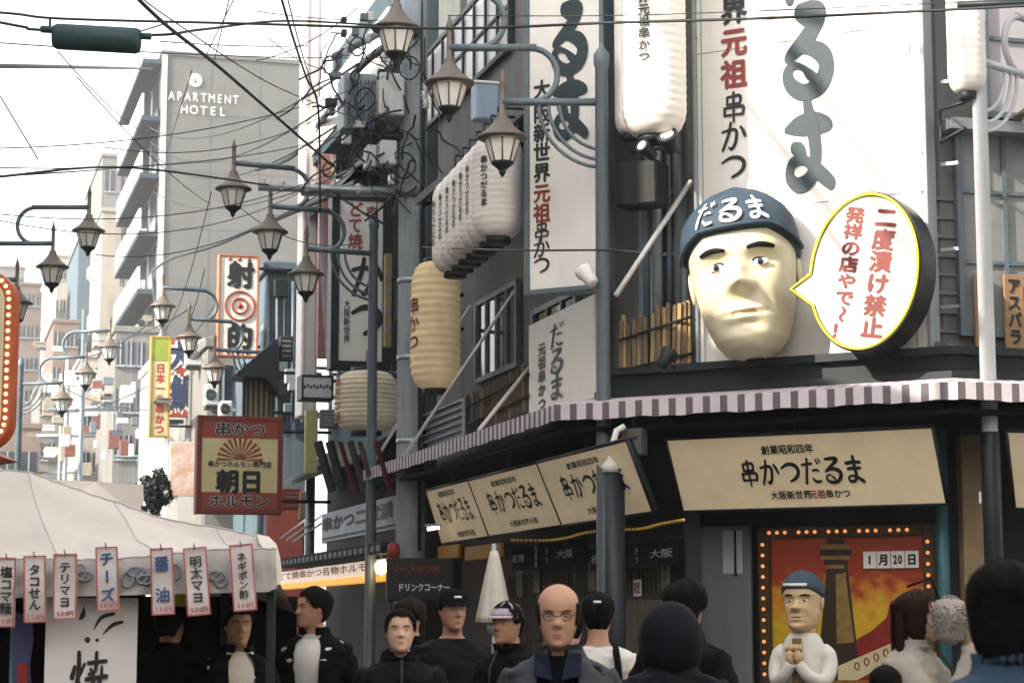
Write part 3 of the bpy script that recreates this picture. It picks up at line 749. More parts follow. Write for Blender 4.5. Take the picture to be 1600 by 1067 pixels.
def face_bits(T, parent, eyew, iris, browm, lipm=None, brow_w=.012, tilt=0.0, eyes=1.0):
    for s in (-1, 1):
        m = MB(); c = hpos(.517, s * .43, .0); cx = s * .13
        p0 = V((cx, c.y - .001, .517)); rg = []
        for i in range(7):
            g = pi * i / 6; rg.append([T(p0 + V((.050 * -cos(g), -.018 * sin(g) * cos(h) * .9, .020 * eyes * sin(g) * sin(h)))) for h in [2 * pi * q / 10 for q in range(10)]])
        m.loft(rg); e = m.build('eye', eyew, parent)
        m = MB(); m.add([T(p0 + V((.018 * cos(h), -.0195, .018 * eyes * sin(h)))) for h in [2 * pi * q / 12 for q in range(12)]] + [T(p0 + V((0, -.023, 0)))], [[q, (q + 1) % 12, 12] for q in range(12)])
        m.build('iris', iris, e)
        m = MB(); L = []
        for i in range(7):
            x = .055 + .15 * i / 6; a = math.asin(min(1, x / .33)); L.append(T(hpos(.60 + .012 * sin(pi * i / 6) + tilt * (i / 6 - .5), s * a * 1.05, .004)))
        sc = (T(V((1, 0, 0))) - T(V((0, 0, 0)))).length
        m.tube(L, [brow_w * sc * (.8 + .5 * sin(pi * i / 6)) for i in range(7)], 6); m.build('eyebrow', browm, parent)
    if lipm:
        m = MB(); rows = []
        for i in range(9):
            a = -.26 + .52 * i / 8; th = .022 * math.sqrt(max(0, 1 - (a / .27) ** 2)) + .001
            rows.append([T(hpos(.228 + th * q, a, .004)) for q in (-1.3, -.6, 0, .6, 1.0)])
        m.add([p for r in rows for p in r], [[i * 5 + j, i * 5 + j + 1, (i + 1) * 5 + j + 1, (i + 1) * 5 + j] for i in range(8) for j in range(4)], 0, True)
        m.build('lips', lipm, parent)
def shell(mb, T, margin, thick, nu=40, nv=34, noise=0.0, seed=0, tmin=0.0):
    """hair or cap: head surface pushed out where margin(t, a) > 0"""
    r2 = random.Random(seed); ph = [r2.uniform(0, 6) for _ in range(6)]
    rings = []
    for i in range(nv + 1):
        t = tmin + (1 - tmin) * i / nv; rg = []
        for k in range(nu):
            a = 2 * pi * k / nu; aa = min(a, 2 * pi - a); mg = margin(t, aa)
            o = -.03 + (thick + .03) * max(0, min(1, mg / .06 + .3))
            o += noise * max(0, min(1, mg * 6)) * (sin(7 * a + ph[0] + 5 * t) + sin(13 * a + ph[1] - 9 * t) * .7 + sin(23 * a + ph[2] + 3 * t) * .6)
            p = hpos(t, a, o, 0); 
            rg.append(T(p))
        rings.append(rg)
    mb.loft(rings)

# ================================================================ big generic head sculpture on the front sign
CLAY = mat('cream_sculpture', 'd8cfb0', .42, .14, 2.5, bump=.05)
NAVY = mat('navy_cloth', '2b4050', .7, .25, 3)
EYEW = mat('eye_white', 'e8e4d4', .3, 0); IRIS = mat('iris_dark', '1a1512', .2, 0); BROW = mat('brow_black', '1c1a18', .8, .2, 20)
c = FF.at(1163, 432, -.42); hf = Fr(c, dF).sub(0, 0, 0, math.radians(7))
k = 18.9 / F; HH = 262 * k
hr = (hf.r * .96 - hf.n * .28).normalized()
hfr = Fr(c, hr, hf.u)          # turned a little towards the street
def TB(p): return hfr.o + hfr.r * (p.x * HH * .98) + hfr.u * ((p.z - .5) * HH) + hfr.n * (-p.y * HH * .80)
t = thing('head_sculpture', 'giant cream sculpted head in a navy head cloth mounted on the white sign', 'sculpture', c)
m = MB(); head_mesh(m, TB, 96, 84, 1.45, 1.02); m.build('face', CLAY, t)
face_bits(TB, t, EYEW, IRIS, BROW, mat('dull_lip', 'b08f72', .5, .1, 4), .014, .0, 1.1)
capm = lambda t_, a: t_ - (.70 - .16 * max(0, min(1, (a - .6) / 1.2)) - .22 * max(0, min(1, (a - 1.8) / 1)))
m = MB(); shell(m, TB, capm, .035, 72, 60, .003, 3); cl = m.build('head_cloth', NAVY, t)
m = MB(); m.tube([TB(hpos(.715 - .16 * max(0, min(1, (abs(a) - .6) / 1.2)) + .01, a, .042, 0)) for a in [(-1.5 + 3.0 * i / 30) for i in range(31)]], .022, 8); m.build('hem', NAVY, cl)
class CapFr:
    def pt(s, u, v, w_=0): return TB(hpos(.815 + v, u, .045 + w_, 0))
m = MB(); CF = CapFr()
for ch, a in (('だ', -.48), ('る', -.02), ('ま', .42)): brush(m, CF, ch, a, .0, .40, .15, w=.004, fat=1.1)
m.build('lettering', SIGNW, cl)
m = MB(); m.tube([hfr.pt(.0, .2, -.25), hfr.pt(.0, .2, -.5)], .05, 8); m.build('bracket', DARKM, t)

# ================================================================ lanterns
def lantern(label, pos, r, h, paper, group, ribs=14, marks=None, name='paper_lantern', round_=.30, nmark=0, rib=.009):
    t = thing(name, label, 'lantern', pos, group)
    prof = []; N = ribs * 4
    for i in range(N + 1):
        z = i / N; e = min(z, 1 - z) / round_
        rr = r * (1 if e > 1 else math.sqrt(max(0, 1 - (1 - e) ** 2)) * .55 + .45)
        prof.append((rr * (1 + rib * cos(2 * pi * z * ribs)), (z - .0) * h))
    m = MB(); m.lathe(prof, pos, n=28); m.build('paper_body', paper, t)
    m = MB(); m.lathe([(r * .46, -.06), (r * .50, -.05), (r * .50, .02), (r * .40, .03)], pos, n=20); m.build('bottom_ring', DARKM, t)
    m = MB(); m.lathe([(r * .40, h - .03), (r * .50, h - .02), (r * .50, h + .05), (r * .1, h + .06)], pos, n=20); m.lathe([(.008, h + .05), (.008, h + .30)], pos, n=6); m.build('top_ring', DARKM, t)
    return t
def lantern_text(t, pos, r, h, s, ang, size, m_, z0=.5, mat_=INK):
    class LF:
        def pt(self, u, v, w_=0):
            a = ang + u / r; rr = r * 1.035 + w_
            return V(pos) + V((sin(a) * rr, -cos(a) * rr, z0 * h + v))
    m = MB(); text(m, s, LF(), 0, 0, size, size, True, .03, w=.002); m.build('lettering', mat_, t)
labs = ['nearest white lantern of the row, half behind the framed upright sign', 'second white lantern of the row from the framed upright sign', 'third white lantern of the row from the framed upright sign', 'fourth white lantern of the row, in its middle',
        'third white lantern of the row counted from the utility pole', 'second white lantern of the row counted from the utility pole', 'white lantern at the utility pole end of the row']
for i in range(7):
    Y = 19.9 + i * .40
    x = 778 - i * 11.2; pyb = 372 + i * 9; p = P(x, pyb, Y)
    l = lantern(labs[i], p, .255, 1.02, PAPER, 'row of white lanterns along the left wing', 16, round_=.22)
    lantern_text(l, p, .255, 1.02, '串かつだるま', -.55 if i == 0 else -1.15, .085, 0, .52, INK)
    m = MB(); c = p + UP * 1.07; m.tube([c, c + UP * .25], .012, 6); m.tube([c + UP * .25, c + UP * .25 + V((.35, .1, 0))], .014, 6); m.build('hanger_arm', DARKM, l)
p = P(1022, 214, 18.3); l = lantern('tall white lantern left of the huge upright sign', p, .30, 2.6, PAPER, None, 34, round_=.10)
lantern_text(l, p, .30, 2.6, '大阪新世界元祖串かつ', -.35, .11, 0, .45, INK)
p = P(984, 210, 18.9); lantern('slim white lantern half hidden behind the tall one at the corner', p, .14, 2.6, PAPER, None, 34, round_=.06)
p = P(1512, 146, 17.3); l = lantern('tall sunlit white lantern right of the huge upright sign', p, .165, 2.2, PAPER, None, 34, round_=.08)
m = MB(); m.tube([p + V((-.02, .05, -.30)), p + V((-.16, .4, -.34)), p + V((-.16, .4, -.05)), p + V((0, .1, -.05))], .018, 6); m.build('bracket', DARKM, l)
p = P(680, 608, 24.6); l = lantern('tall ochre ribbed lantern behind the utility pole', p, .30, 1.55, WARM, None, 17, round_=.2, rib=.03)
lantern_text(l, p, .30, 1.55, '串かつ', -1.0, .22, 0, .5, REDINK)
p = P(572, 674, 28.4); l = lantern('fat pale round lantern hanging beyond the lamp pole', p, .44, .84, mat('dim_lantern_paper', 'c9bda6', .8, .2, 3, emit=.03), None, 13, round_=.3, rib=.025)
lantern_text(l, p, .44, .84, '串かつ屋', -1.0, .17, 0, .5, REDINK)

# ================================================================ fittings on the shop's upper walls
def window(fr, px0, py0, px1, py1, w_, parent, bars=(1, 1), name='window', glass=GLASS, frm=STEEL):
    a = fr.uv(px0, py0, w_); b = fr.uv(px1, py1, w_); W, H = abs(b[0] - a[0]), abs(a[1] - b[1]); f = fr.sub((a[0] + b[0]) / 2, (a[1] + b[1]) / 2, w_)
    m = MB(); m.box((0, 0, 0), (W, H, .03), f); g = m.build(name, glass, parent)
    m = MB()
    for s in (-1, 1): m.box((s * W / 2, 0, .02), (.06, H + .06, .07), f); m.box((0, s * H / 2, .018), (W - .06, .06, .06), f)
    for i in range(1, bars[0] + 1): m.box((-W / 2 + W * i / (bars[0] + 1), 0, .02), (.04, H - .06, .05), f)
    for i in range(1, bars[1] + 1): m.box((0, -H / 2 + H * i / (bars[1] + 1), .016), (W - .06, .035, .045), f)
    m.build('frame', frm, g); return g
PANE = mat('lilac_pane', 'b9b4b8', .25, .15, 2)
window(FW, 748, 596, 812, 440, -.97, shop, (3, 0)); 
window(FW, 838, 600, 905, 455, -.97, shop, (2, 1))
window(FW, 664, 205, 800, -60, -.97, shop, (7, 1), glass=PANE, frm=DARKM)
window(FF, 1030, 590, 1070, 300, -.97, shop, (1, 2)); window(FF, 1008, 590, 1026, 300, -.97, shop, (0, 2), glass=PANE)
window(FR, 1502, 520, 1700, 205, -.97, shop, (2, 2), glass=mat('dusty_pane', '8b8d8c', .3, .25, 2)); window(FR, 1540, 180, 1720, -40, -.97, shop, (1, 1), glass=PANE)
m = MB(); a = FR.uv(1475, 196, -.9); m.box((a[0] + 1.4, a[1], -.0), (2.8, .10, .25), FR.sub(0, 0, -.9)); m.build('ledge', ALU, shop)
for z in range(9):
    m = MB(); b = FR.sub(.3, 3.95 + z * .17, -.985); m.box((3, 0, 0), (6, .03, .025), b); m.build('siding_batten', SHOPWALL, shop)
# pipes and vertical strips between the corner and the sign
for i, (px, r, mm) in enumerate(((1010, .035, STEEL), (1028, .05, ALU), (1046, .025, STEEL), (1060, .045, SHOPWALL))):
    q = FF.at(px, 400, -.93); m = MB(); m.tube([(q.x, q.y, 3.9), (q.x, q.y, 7.5)], r, 10)
    tag(m.build('drain_pipe', mm, loc=(q.x, q.y, 3.9)), ['grey wall pipe nearest the lamp pole, above the bamboo palings', 'pale thick wall pipe behind the black speaker box', 'thin grey wall pipe between two thicker ones beside the sculpture', 'thick wall pipe close to the sculpted head'][i], 'pipe')
# eave roof over the lantern row
ROOF = mat('olive_grey_roof', '5d615a', .7, .3, 4, streak=True)
e0, e1 = FW.at(650, 236, -.1), FW.at(858, 130, -.1); z = 6.5
L0, L1 = FW.uv(648, 240, -.1)[0], FW.uv(845, 175, -.1)[0]
m = MB(); m.hexa([FW.pt(L0, 6.62, -.1), FW.pt(L1, 6.62, -.1), FW.pt(L1, 7.0, -1.0), FW.pt(L0, 7.0, -1.0)], [FW.pt(L0, 6.72, -.1), FW.pt(L1, 6.72, -.1), FW.pt(L1, 7.1, -1.0), FW.pt(L0, 7.1, -1.0)]); m.build('eave', ROOF, shop)
m = MB()
for i in range(14): u = L0 + (L1 - L0) * (i + .5) / 14; m.hexa([FW.pt(u - .03, 6.56, -.14), FW.pt(u + .03, 6.56, -.14), FW.pt(u + .03, 6.94, -1.0), FW.pt(u - .03, 6.94, -1.0)], [FW.pt(u - .03, 6.615, -.14), FW.pt(u + .03, 6.615, -.14), FW.pt(u + .03, 6.995, -1.0), FW.pt(u - .03, 6.995, -1.0)])
m.build('eave_rafters', DARKM, shop)
# bamboo palings on the awning, stay rods
def palings(label, fr, x0, x1, yt0, yt1, yb0, yb1, w_, n, seed, wov=False):
    r2 = random.Random(seed); m = MB(); t = thing('bamboo_fence', label, 'fence', fr.at((x0 + x1) / 2, (yb0 + yb1) / 2, w_))
    for i in range(n):
        k = (i + .5) / n; px = x0 + (x1 - x0) * k
        b = fr.at(px + r2.uniform(-1, 1), yb0 + (yb1 - yb0) * k, w_); tp = fr.at(px + r2.uniform(-4, 4), yt0 + (yt1 - yt0) * k + r2.uniform(-9, 9) * (.25 if wov else 1), w_ - r2.uniform(0, .08))
        d = (tp - b).normalized(); wd = .5 * (x1 - x0) / n * b.y / F * .92
        s = fr.r; nn = fr.n * .012
        m.hexa([b - s * wd - nn, b + s * wd - nn, tp + s * wd - nn, tp - s * wd - nn], [b - s * wd + nn, b + s * wd + nn, tp + s * wd + nn, tp - s * wd + nn], 2 if wov and i % 4 else i % 3)
    m.build('slats', [BAMBOO, mat('pale_bamboo', 'a98f68', .75, .4, 6, streak=True), mat('grey_bamboo', '6d6457', .8, .4, 6, streak=True)], t)
    m = MB()
    for kk in (.3, .75): m.tube([fr.at(x0, yb0 + (yt0 - yb0) * kk, w_ + .02), fr.at(x1, yb1 + (yt1 - yb1) * kk, w_ + .02)], .014, 6)
    m.build('cross_rail', WOOD, t); return t
palings('loose bamboo palings on the awning left of the sculpted head', FF, 968, 1082, 505, 462, 612, 590, -.66, 17, 3)
palings('dark woven bamboo screen standing on the left wing of the awning', FW, 722, 826, 625, 566, 688, 640, -.80, 56, 5, wov=True)
ROD = mat('white_rod', 'ece8e2', .4, .08, 5)
for i, (a, b, lab) in enumerate((((572, 742), (735, 478), 'thin white stay rod nearest the awning tip, crossing the utility pole'), ((632, 712), (806, 452), 'thin white stay rod starting right of the utility pole foot'), ((748, 672), (838, 560), 'short white stay rod ending at the plain lower sign'))):
    m = MB(); p, q = FW.at(*a, -.04), FW.at(*b, -.96); m.tube([p, q], .020, 6); tag(m.build('stay_rod', ROD, loc=p), lab, 'rod')
m = MB(); p, q = FF.at(962, 462, -.30), FF.at(1080, 283, -.92); m.tube([p, q], .026, 6); tag(m.build('stay_rod', ROD, loc=p), 'white stay rod slanting up to the black speaker box and the huge sign', 'rod')
# black boxes and spotlights near the corner
f = Fr(FF.at(1004, 290, -.55), dF); t = thing('speaker_box', 'black box hanging under the tall white lantern', 'speaker', f.o)
m = MB(); m.box((0, 0, 0), (.42, .42, .3), f, bev=.015); m.build('case', mat('matt_black', '08090a', .7, .3, 6), t); m = MB(); m.tube([f.pt(0, .2, 0), f.pt(0, .36, 0)], .02, 6); m.tube([f.pt(-.16, .36, -.1), f.pt(.3, .36, -.1)], .018, 6); m.build('bracket', DARKM, t)
def spot(label, p, d, r=.07, mm=DARKM):
    t = thing('spotlight', label, 'spotlight', p); d = V(d).normalized(); M = d.to_track_quat('Z', 'Y').to_matrix()
    m = MB(); m.lathe([(r * .5, -.10), (r * .7, -.09), (r * .75, .0), (r, .05), (r, .09), (r * .9, .095)], p, M, 14); m.build('housing', mm, t)
    m = MB(); m.lathe([(r * .86, .09), (r * .5, .098), (.004, .1)], p, M, 14); m.build('lens', MILK, t)
    m = MB(); m.tube([V(p) - d * .05, V(p) + V((.06, .1, -.04)), V(p) + V((.1, .22, -.05))], .013, 6); m.build('arm', mm, t)
spot('black floodlight bar right above the speaker box', P(1012, 236, 18.2), (-.6, -.6, .4)); spot('dark spotlight below the tall white lantern', P(1046, 222, 18.2), (-.3, -.7, .6), .1)
spot('dark spotlight on the awning at the foot of the bamboo palings', P(1040, 562, 18.2), (.5, .2, .8), .085); spot('white spotlight at the foot of the framed upright sign', P(918, 432, 18.6), (-.4, .3, .6), .085, WHITE)
# blue white box sign near the middle lamp, plank menus on the right wing
f = Fr(P(758, 162, 21.5), dR); t = thing('box_sign', 'small pale blue box sign under the roof edge behind the street lamps', 'sign', f.o); m = MB(); m.box((0, 0, 0), (.27, .40, .2), f, bev=.02); m.build('case', mat('pale_blue_box', '9fb0c4', .5, .2, 4, streak=True), t); m = MB(); m.box((0, .21, 0), (.29, .03, .22), f, bev=.008); m.build('cap', SIGNW, t)
for i, (px, s, lab) in enumerate(((1537, '元祖串かつ', 'brown plank menu with black characters left of the sunlit lamp pole'), (1584, 'アスパラ', 'brown plank menu with black characters at the right picture edge'))):
    f = Fr(FR.at(px, 487, -.90), dR); k = f.o.y / F; t = thing('plank_menu', lab, 'sign', f.o, 'plank menus on the right wing')
    m = MB(); m.box((0, 0, 0), (33 * k, 118 * k, .03), f, bev=.005); m.build('plank', mat('plank_wood', 'a07c58', .7, .35, 5, streak=True), t)
    m = MB(); text(m, s, f, 0, 0, 24 * k, (108 / len(s)) * k, True, .05, w=.02); m.build('lettering', INK, t)
# ================================================================ the street to the left
def box_building(name, label, px0, px1, py_top, Y, dep, wall, floors=0, cols=0, winw=.6, winh=.45, side=None, z0=0, glass=GLASS, parapet=True, face=None, fx=(0, 1), frames=True):
    """front (towards the camera) between two photo columns at depth Y; runs back along the street"""
    f = face or Fr(P((px0 + px1) / 2, 967, Y) * 1, dR)
    f = Fr(V((f.o.x, f.o.y, 0)), f.r)
    u0, u1 = f.uv(px0, 700)[0], f.uv(px1, 700)[0]; W = u1 - u0; h = f.uv((px0 + px1) / 2, py_top)[1]
    t = thing(name, label, 'building', f.pt((u0 + u1) / 2, 0, -dep / 2))
    m = MB(); m.box(((u0 + u1) / 2, (h + z0) / 2, -dep / 2), (W, h - z0, dep), f); m.build('wall', wall, t)
    if parapet:
        m = MB(); m.box(((u0 + u1) / 2, h + .12, -dep / 2), (W + .16, .22, dep + .16), f, bev=.02); m.build('parapet', wall, t)
    if floors:
        fh = (h - z0) / floors; a, b = u0 + W * fx[0], u0 + W * fx[1]
        for i in range(floors):
            for j in range(cols):
                cw = (b - a) / cols; c = (a + (j + .5) * cw, z0 + (i + .55) * fh)
                m = MB(); m.box((c[0], c[1], .0), (cw * winw, fh * winh, .06), f); g = m.build('window', glass, t)
                if frames:
                    m = MB(); m.box((c[0], c[1] - fh * winh / 2 - .04, .04), (cw * winw + .12, .07, .12), f); m.box((c[0], c[1], .025), (.05, fh * winh, .05), f); m.build('frame', ALU, g)
    return t, f, u0, u1, h
GREYT = mat('grey_tower_render', '6c6b69', .85, .22, .25, bump=.1)
BLUEG = mat('blue_grey_wall', '5e6e78', .85, .3, 1.5, streak=True)
PALEW = mat('pale_pink_wall', 'aba397', .8, .25, .8, streak=True)
WHITEW = mat('white_wall', 'd8d4cd', .7, .2, 1, streak=True)
BROWNW = mat('pinkish_brown_tile', '7d6f68', .8, .3, .8)
GREYW = mat('mid_grey_wall', '7f7d79', .8, .3, .8, streak=True)
REDW = mat('dark_red_panel', '6e2b25', .7, .3, 3, streak=True)

# --- hotel tower with blank wall and stepped balconies
t, f, u0, u1, h = box_building('hotel_tower', 'tall grey hotel tower with a blank end wall and balconies down its street side', 240, 474, 94, 95, 13, GREYT)
m = MB(); m.box((u0 + .10, h / 2, .04), (.24, h, .10), f); m.build('corner_strip', WHITEW, t)
W = u1 - u0; k = 95 / F
m = MB(); text(m, 'APARTMENT', f, u0 + 66 * k, f.uv(300, 152)[1], 15 * k, 20 * k, False, .01, w=.06, gap=.85); text(m, 'HOTEL', f, u0 + 66 * k, f.uv(300, 172)[1], 18 * k, 20 * k, False, .01, w=.06, gap=.85); m.build('lettering', WHITEW, t)
m = MB()
for i in range(1, 10): m.box(((u0 + u1) / 2 + .12, h - i * 2.75, .002), (u1 - u0 - .3, .035, .02), f)
for i in (1, 2): m.box((u0 + (u1 - u0) * i / 3, h / 2, .003), (.03, h - .2, .02), f)
m.build('wall_joints', mat('joint_grey', '5f6467', .8, .1, 2), t)
m = MB(); c = f.uv(305, 126); rr = 11 * k; n = 20; m.prism([(c[0] + rr * cos(2 * pi * i / n), c[1] + rr * sin(2 * pi * i / n)) for i in range(n)], f, .01, .06); m.build('round_emblem', WHITEW, t)
m = MB(); text(m, 'a', f, c[0], c[1], 14 * k, 14 * k, False, .02, w=.07); m.build('emblem_letter', GREYT, t)
fs = Fr(f.pt(u0, 0, 0), dW * -1); fs = Fr(f.pt(u0, 0, 0), -V((dW.x, dW.y, 0)))
m = MB(); fl = 9
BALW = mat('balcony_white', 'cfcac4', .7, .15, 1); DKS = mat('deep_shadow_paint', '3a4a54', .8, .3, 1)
for i in range(fl):
    z = h - .2 - i * 2.75
    if z < 2: break
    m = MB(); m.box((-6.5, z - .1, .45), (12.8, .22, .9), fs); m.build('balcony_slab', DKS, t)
    if i: m = MB(); m.box((-6.5, z + .55, .86), (12.8, 1.05, .1), fs); m.build('balcony_rail', BALW, t)
    for j in range(3):
        m = MB(); m.box((-2.4 - j * 4.0, z - 1.45, .03), (2.6, 2.0, .06), fs); m.build('balcony_door', GLASS, t)
m = MB(); m.box((u0 + 1.6, h + .55, -3), (.05, .9, .05), f); m.tube([f.pt(u0 + .5, h, -1), f.pt(u0 + .62, h + 1.6, -1)], .05, 5); m.build('roof_mast', ALU, t)

# --- far buildings
box_building('apartment_block', 'grey far block with a flat roof rising left of the hotel balconies', 148, 198, 246, 125, 14, GREYW, 9, 2, .6, .4)
box_building('apartment_block', 'pale pinkish block with a column of small windows left of the hotel balconies', 150, 206, 332, 112, 8, PALEW, 10, 2, .45, .42, fx=(.48, .98))
t, f, u0, u1, h = box_building('apartment_block', 'slim blue grey block with bulging pale balconies beside the pinkish block', 114, 149, 378, 122, 10, BLUEG, 0, 0)
for i in range(6):
    m = MB(); c = ((u0 + u1) / 2 + .25, h - 2.0 - i * 3.0); m.box((c[0], c[1], .3), ((u1 - u0) * .62, 1.0, .6), f, bev=.2); m.build('balcony', PALEW, t)
t, f, u0, u1, h = box_building('apartment_block', 'pale grey block standing far back behind the second lamp', 74, 132, 402, 150, 12, PALEW, 11, 5, .6, .4)
t, f, u0, u1, h = box_building('sunlit_side_slab', 'narrow white slab for the sunlit side of a far building under the small lamp', 62, 81, 446, 128, 3, WHITEW)  # white slab stands for a far building's sunlit side
t, f, u0, u1, h = box_building('apartment_block', 'brown tiled far block with bands of windows at the left picture edge', 2, 68, 446, 142, 14, BROWNW, 11, 5, .75, .36)
box_building('apartment_block', 'low brown tiled block far down the street with pale bands, right of the white slab', 78, 118, 505, 116, 10, BROWNW, 9, 3, .8, .4)
box_building('apartment_block', 'far pale grey block peeping over the left picture edge tiles', -60, 30, 418, 175, 14, GREYW, 9, 5, .6, .4)
box_building('shop_house', 'dim grey shop house at the end of the street below the pale blocks', 60, 128, 600, 92, 8, GREYW, 6, 5, .7, .5)
box_building('shop_house', 'low pale shop house at the street end left of the yellow sign', 126, 178, 560, 84, 8, PALEW, 7, 3, .7, .45)
box_building('shop_house', 'grey shop house behind the yellow upright sign', 176, 242, 520, 74, 8, GREYW, 7, 4, .6, .5)
box_building('shop_house', 'wide low shop house far down the left side of the street', -140, 62, 668, 78, 8, BROWNW, 2, 6, .7, .5)

# --- right side of the street, from far to near
t, f, u0, u1, h = box_building('shop_house', 'cluttered pale shop house behind the red blue and white upright sign', 262, 345, 545, 50, 7, WHITEW, 4, 3, .6, .5)
t, f, u0, u1, h = box_building('shop_house', 'grey shop house behind the target sign', 322, 420, 545, 44, 5, GREYW, 4, 2, .6, .5)
t, f, u0, u1, h = box_building('shop_house', 'blue grey plastered house end behind the red meat sign', 414, 478, 428, 38.5, 4, BLUEG)
m = MB(); m.box(((u0 + u1) / 2, 1.9, .02), (u1 - u0 - .1, 3.6, .06), f); m.build('red_cladding', REDW, t)
wt = thing('blade_sign_tower', 'very tall blank white blade sign rising between the hotel tower and the utility pole', 'sign', P(487, 967, 34))
wf = Fr(P(487, 300, 34), dR); k = 34 / F
m = MB(); m.box((0, 1.3, -.3), (25 * k, 10.2, .6), wf, bev=.02); m.build('panel', WHITEW, wt)
m = MB()
for x in (-9, 8): m.box((x * k, 1.3, .002), (3 * k, 10.1, .02), wf)
m.build('stripe', mat('faded_pink', 'c9b2b8', .6, .2, 2, streak=True), wt)
m = MB(); m.tube([wf.pt(.1, -3.7, -.3), wf.pt(.1, -wf.o.z, -.3)], .08, 8); m.build('post', STEEL, wt)
# neighbour restaurant right behind the utility pole
nb = thing('neighbour_restaurant', 'dark fronted restaurant next door, beyond the utility pole', 'building', FW.pt(-13, 0, -4))
nf = FW.sub(-13.2, 0, -1.05)
m = MB(); m.box((0, 1.9, -3), (7.0, 3.8, 6), nf); m.build('ground_floor_wall', WOOD, nb)
m = MB(); m.box((0, 7.6, -3.0), (7.0, 7.55, 6), nf); m.build('upper_wall', mat('teal_grey_wall', '4c5a61', .85, .35, 1.5, streak=True), nb)
for i, z in enumerate((9.3,)):
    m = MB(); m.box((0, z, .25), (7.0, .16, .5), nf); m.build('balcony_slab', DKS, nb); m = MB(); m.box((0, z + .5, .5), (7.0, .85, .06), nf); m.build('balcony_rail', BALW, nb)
for i in range(3):
    for j in range(3): m = MB(); m.box((-2.3 + j * 2.3, 5.4 + i * 1.75, .02), (1.2, 1.1, .06), nf); g = m.build('window', GLASS, nb); m = MB(); m.box((-2.3 + j * 2.3, 5.4 + i * 1.75, .05), (.05, 1.1, .06), nf); m.build('frame', ALU, g)
m = MB(); m.hexa([nf.pt(-3.5, 3.75, .9), nf.pt(3.5, 3.75, .9), nf.pt(3.5, 4.35, 0), nf.pt(-3.5, 4.35, 0)], [nf.pt(-3.5, 3.83, .9), nf.pt(3.5, 3.83, .9), nf.pt(3.5, 4.43, 0), nf.pt(-3.5, 4.43, 0)]); m.build('lower_roof', DARKM, nb)
m = MB(); m.hexa([nf.pt(-3.5, 8.3, .55), nf.pt(3.5, 8.3, .55), nf.pt(3.5, 8.9, 0), nf.pt(-3.5, 8.9, 0)], [nf.pt(-3.5, 8.4, .55), nf.pt(3.5, 8.4, .55), nf.pt(3.5, 9.0, 0), nf.pt(-3.5, 9.0, 0)]); m.build('upper_roof', DARKM, nb)

def wingboard(name, label, px0, px1, yt1, yb1, w_, dep, mats, cat='sign', group=None, lean=0.0):
    a, b = FW.uv(px0, 800, w_)[0], FW.uv(px1, 800, w_)[0]; zt, zb = FW.uv(px1, yt1, w_)[1], FW.uv(px1, yb1, w_)[1]
    f = FW.sub((a + b) / 2, (zt + zb) / 2, w_); t = thing(name, label, cat, f.pt(0, -(zt - zb) / 2), group)
    m = MB(); m.box((0, 0, -dep / 2), (b - a, zt - zb, dep), f, bev=.01); m.build('panel', mats, t)
    return t, f, b - a, zt - zb
t, f, W, H = wingboard('shop_sign_board', 'pale blue white board with black characters along the neighbour front, cut by the lamp pole', 503, 622, 772, 826, -.25, .08, mat('pale_blue_board', 'aab4c2', .6, .2, 3))
m = MB(); text(m, '串かつ二度漬', f, -.1, .05, W / 6.4, H * .5, False, .05, w=.006); m.build('lettering', INK, t); m = MB(); m.box((0, -H * .36, .004), (W * .96, H * .06, .01), f); m.build('rule', TEALINK, t)
t, f, W, H = wingboard('light_box_sign', 'lit pale light box with red characters over the dark entrance left of the lamp pole', 432, 600, 872, 896, -.15, .2, mat('lit_sign_face', 'f0d8c4', .5, .1, 3, emit=.16))
m = MB(); text(m, 'どて焼串かつ名物ホルモン', f, 0, .02, W / 13, H * .62, False, .02, w=.006); m.build('lettering', REDINK, t)
m = MB(); m.box((0, -H / 2 - .045, -.1), (W, .08, .22), f); m.build('glow_strip', mat('amber_glow', 'd89a3c', .5, 0, emit=.3), t)
t, f, W, H = wingboard('awning_board', 'dark narrow awning edge with a row of small pale marks above the lit light box', 436, 596, 846, 864, -.02, .5, mat('dark_awning_cloth', '23292e', .8, .3, 6), 'awning')
m = MB()
for i in range(22): m.box((-W / 2 + W * (i + .5) / 22, 0, .003), (W / 40, H * .5, .006), f)
m.build('pale_marks', mat('dull_grey_mark', '8b9196', .8, .2, 5), t)
for i in range(3):
    a, b = FW.at(438 + i * 10, 842 + i * 2, .0), FW.at(492 + i * 14, 800 + i * 3, -1.0); m = MB(); m.tube([a, b], .016, 5)
    tag(m.build('stay_rod', ROD, loc=a), ['upper thin white stay rod behind the tent corner', 'middle thin white stay rod behind the tent corner', 'lower thin white stay rod behind the tent corner'][i], 'rod')
# leaning boards on the neighbour front
LB = [mat('dark_board', '1f2526', .6, .4, 5), mat('red_board', '9a3626', .6, .3, 5), mat('grey_green_board', '5d665f', .6, .4, 4), mat('tan_board', '94825e', .6, .3, 5)]
lab = ['black menu board leaning farthest from the lamp pole', 'dark menu board leaning beside the narrow red one', 'narrow red board leaning left of the lamp pole', 'grey green board leaning right behind the lamp pole', 'tan narrow board leaning behind the lamp pole', 'narrow red board leaning right of the lamp pole']
for i, (px, wd, mi) in enumerate(((505, 24, 0), (523, 22, 0), (540, 7, 1), (556, 14, 2), (570, 8, 3), (596, 8, 1))):
    b = FW.at(px + 16, 768, -.2); tp = FW.at(px - 6, 690, .35); k = b.y / F; s = FW.r * wd * k; n = V((0, 0, .05))
    m = MB(); m.hexa([b - s, b + s, tp + s, tp - s], [b - s + nW * .04, b + s + nW * .04, tp + s + nW * .04, tp - s + nW * .04])
    tag(m.build('leaning_board', LB[mi], loc=b), lab[i], 'board')
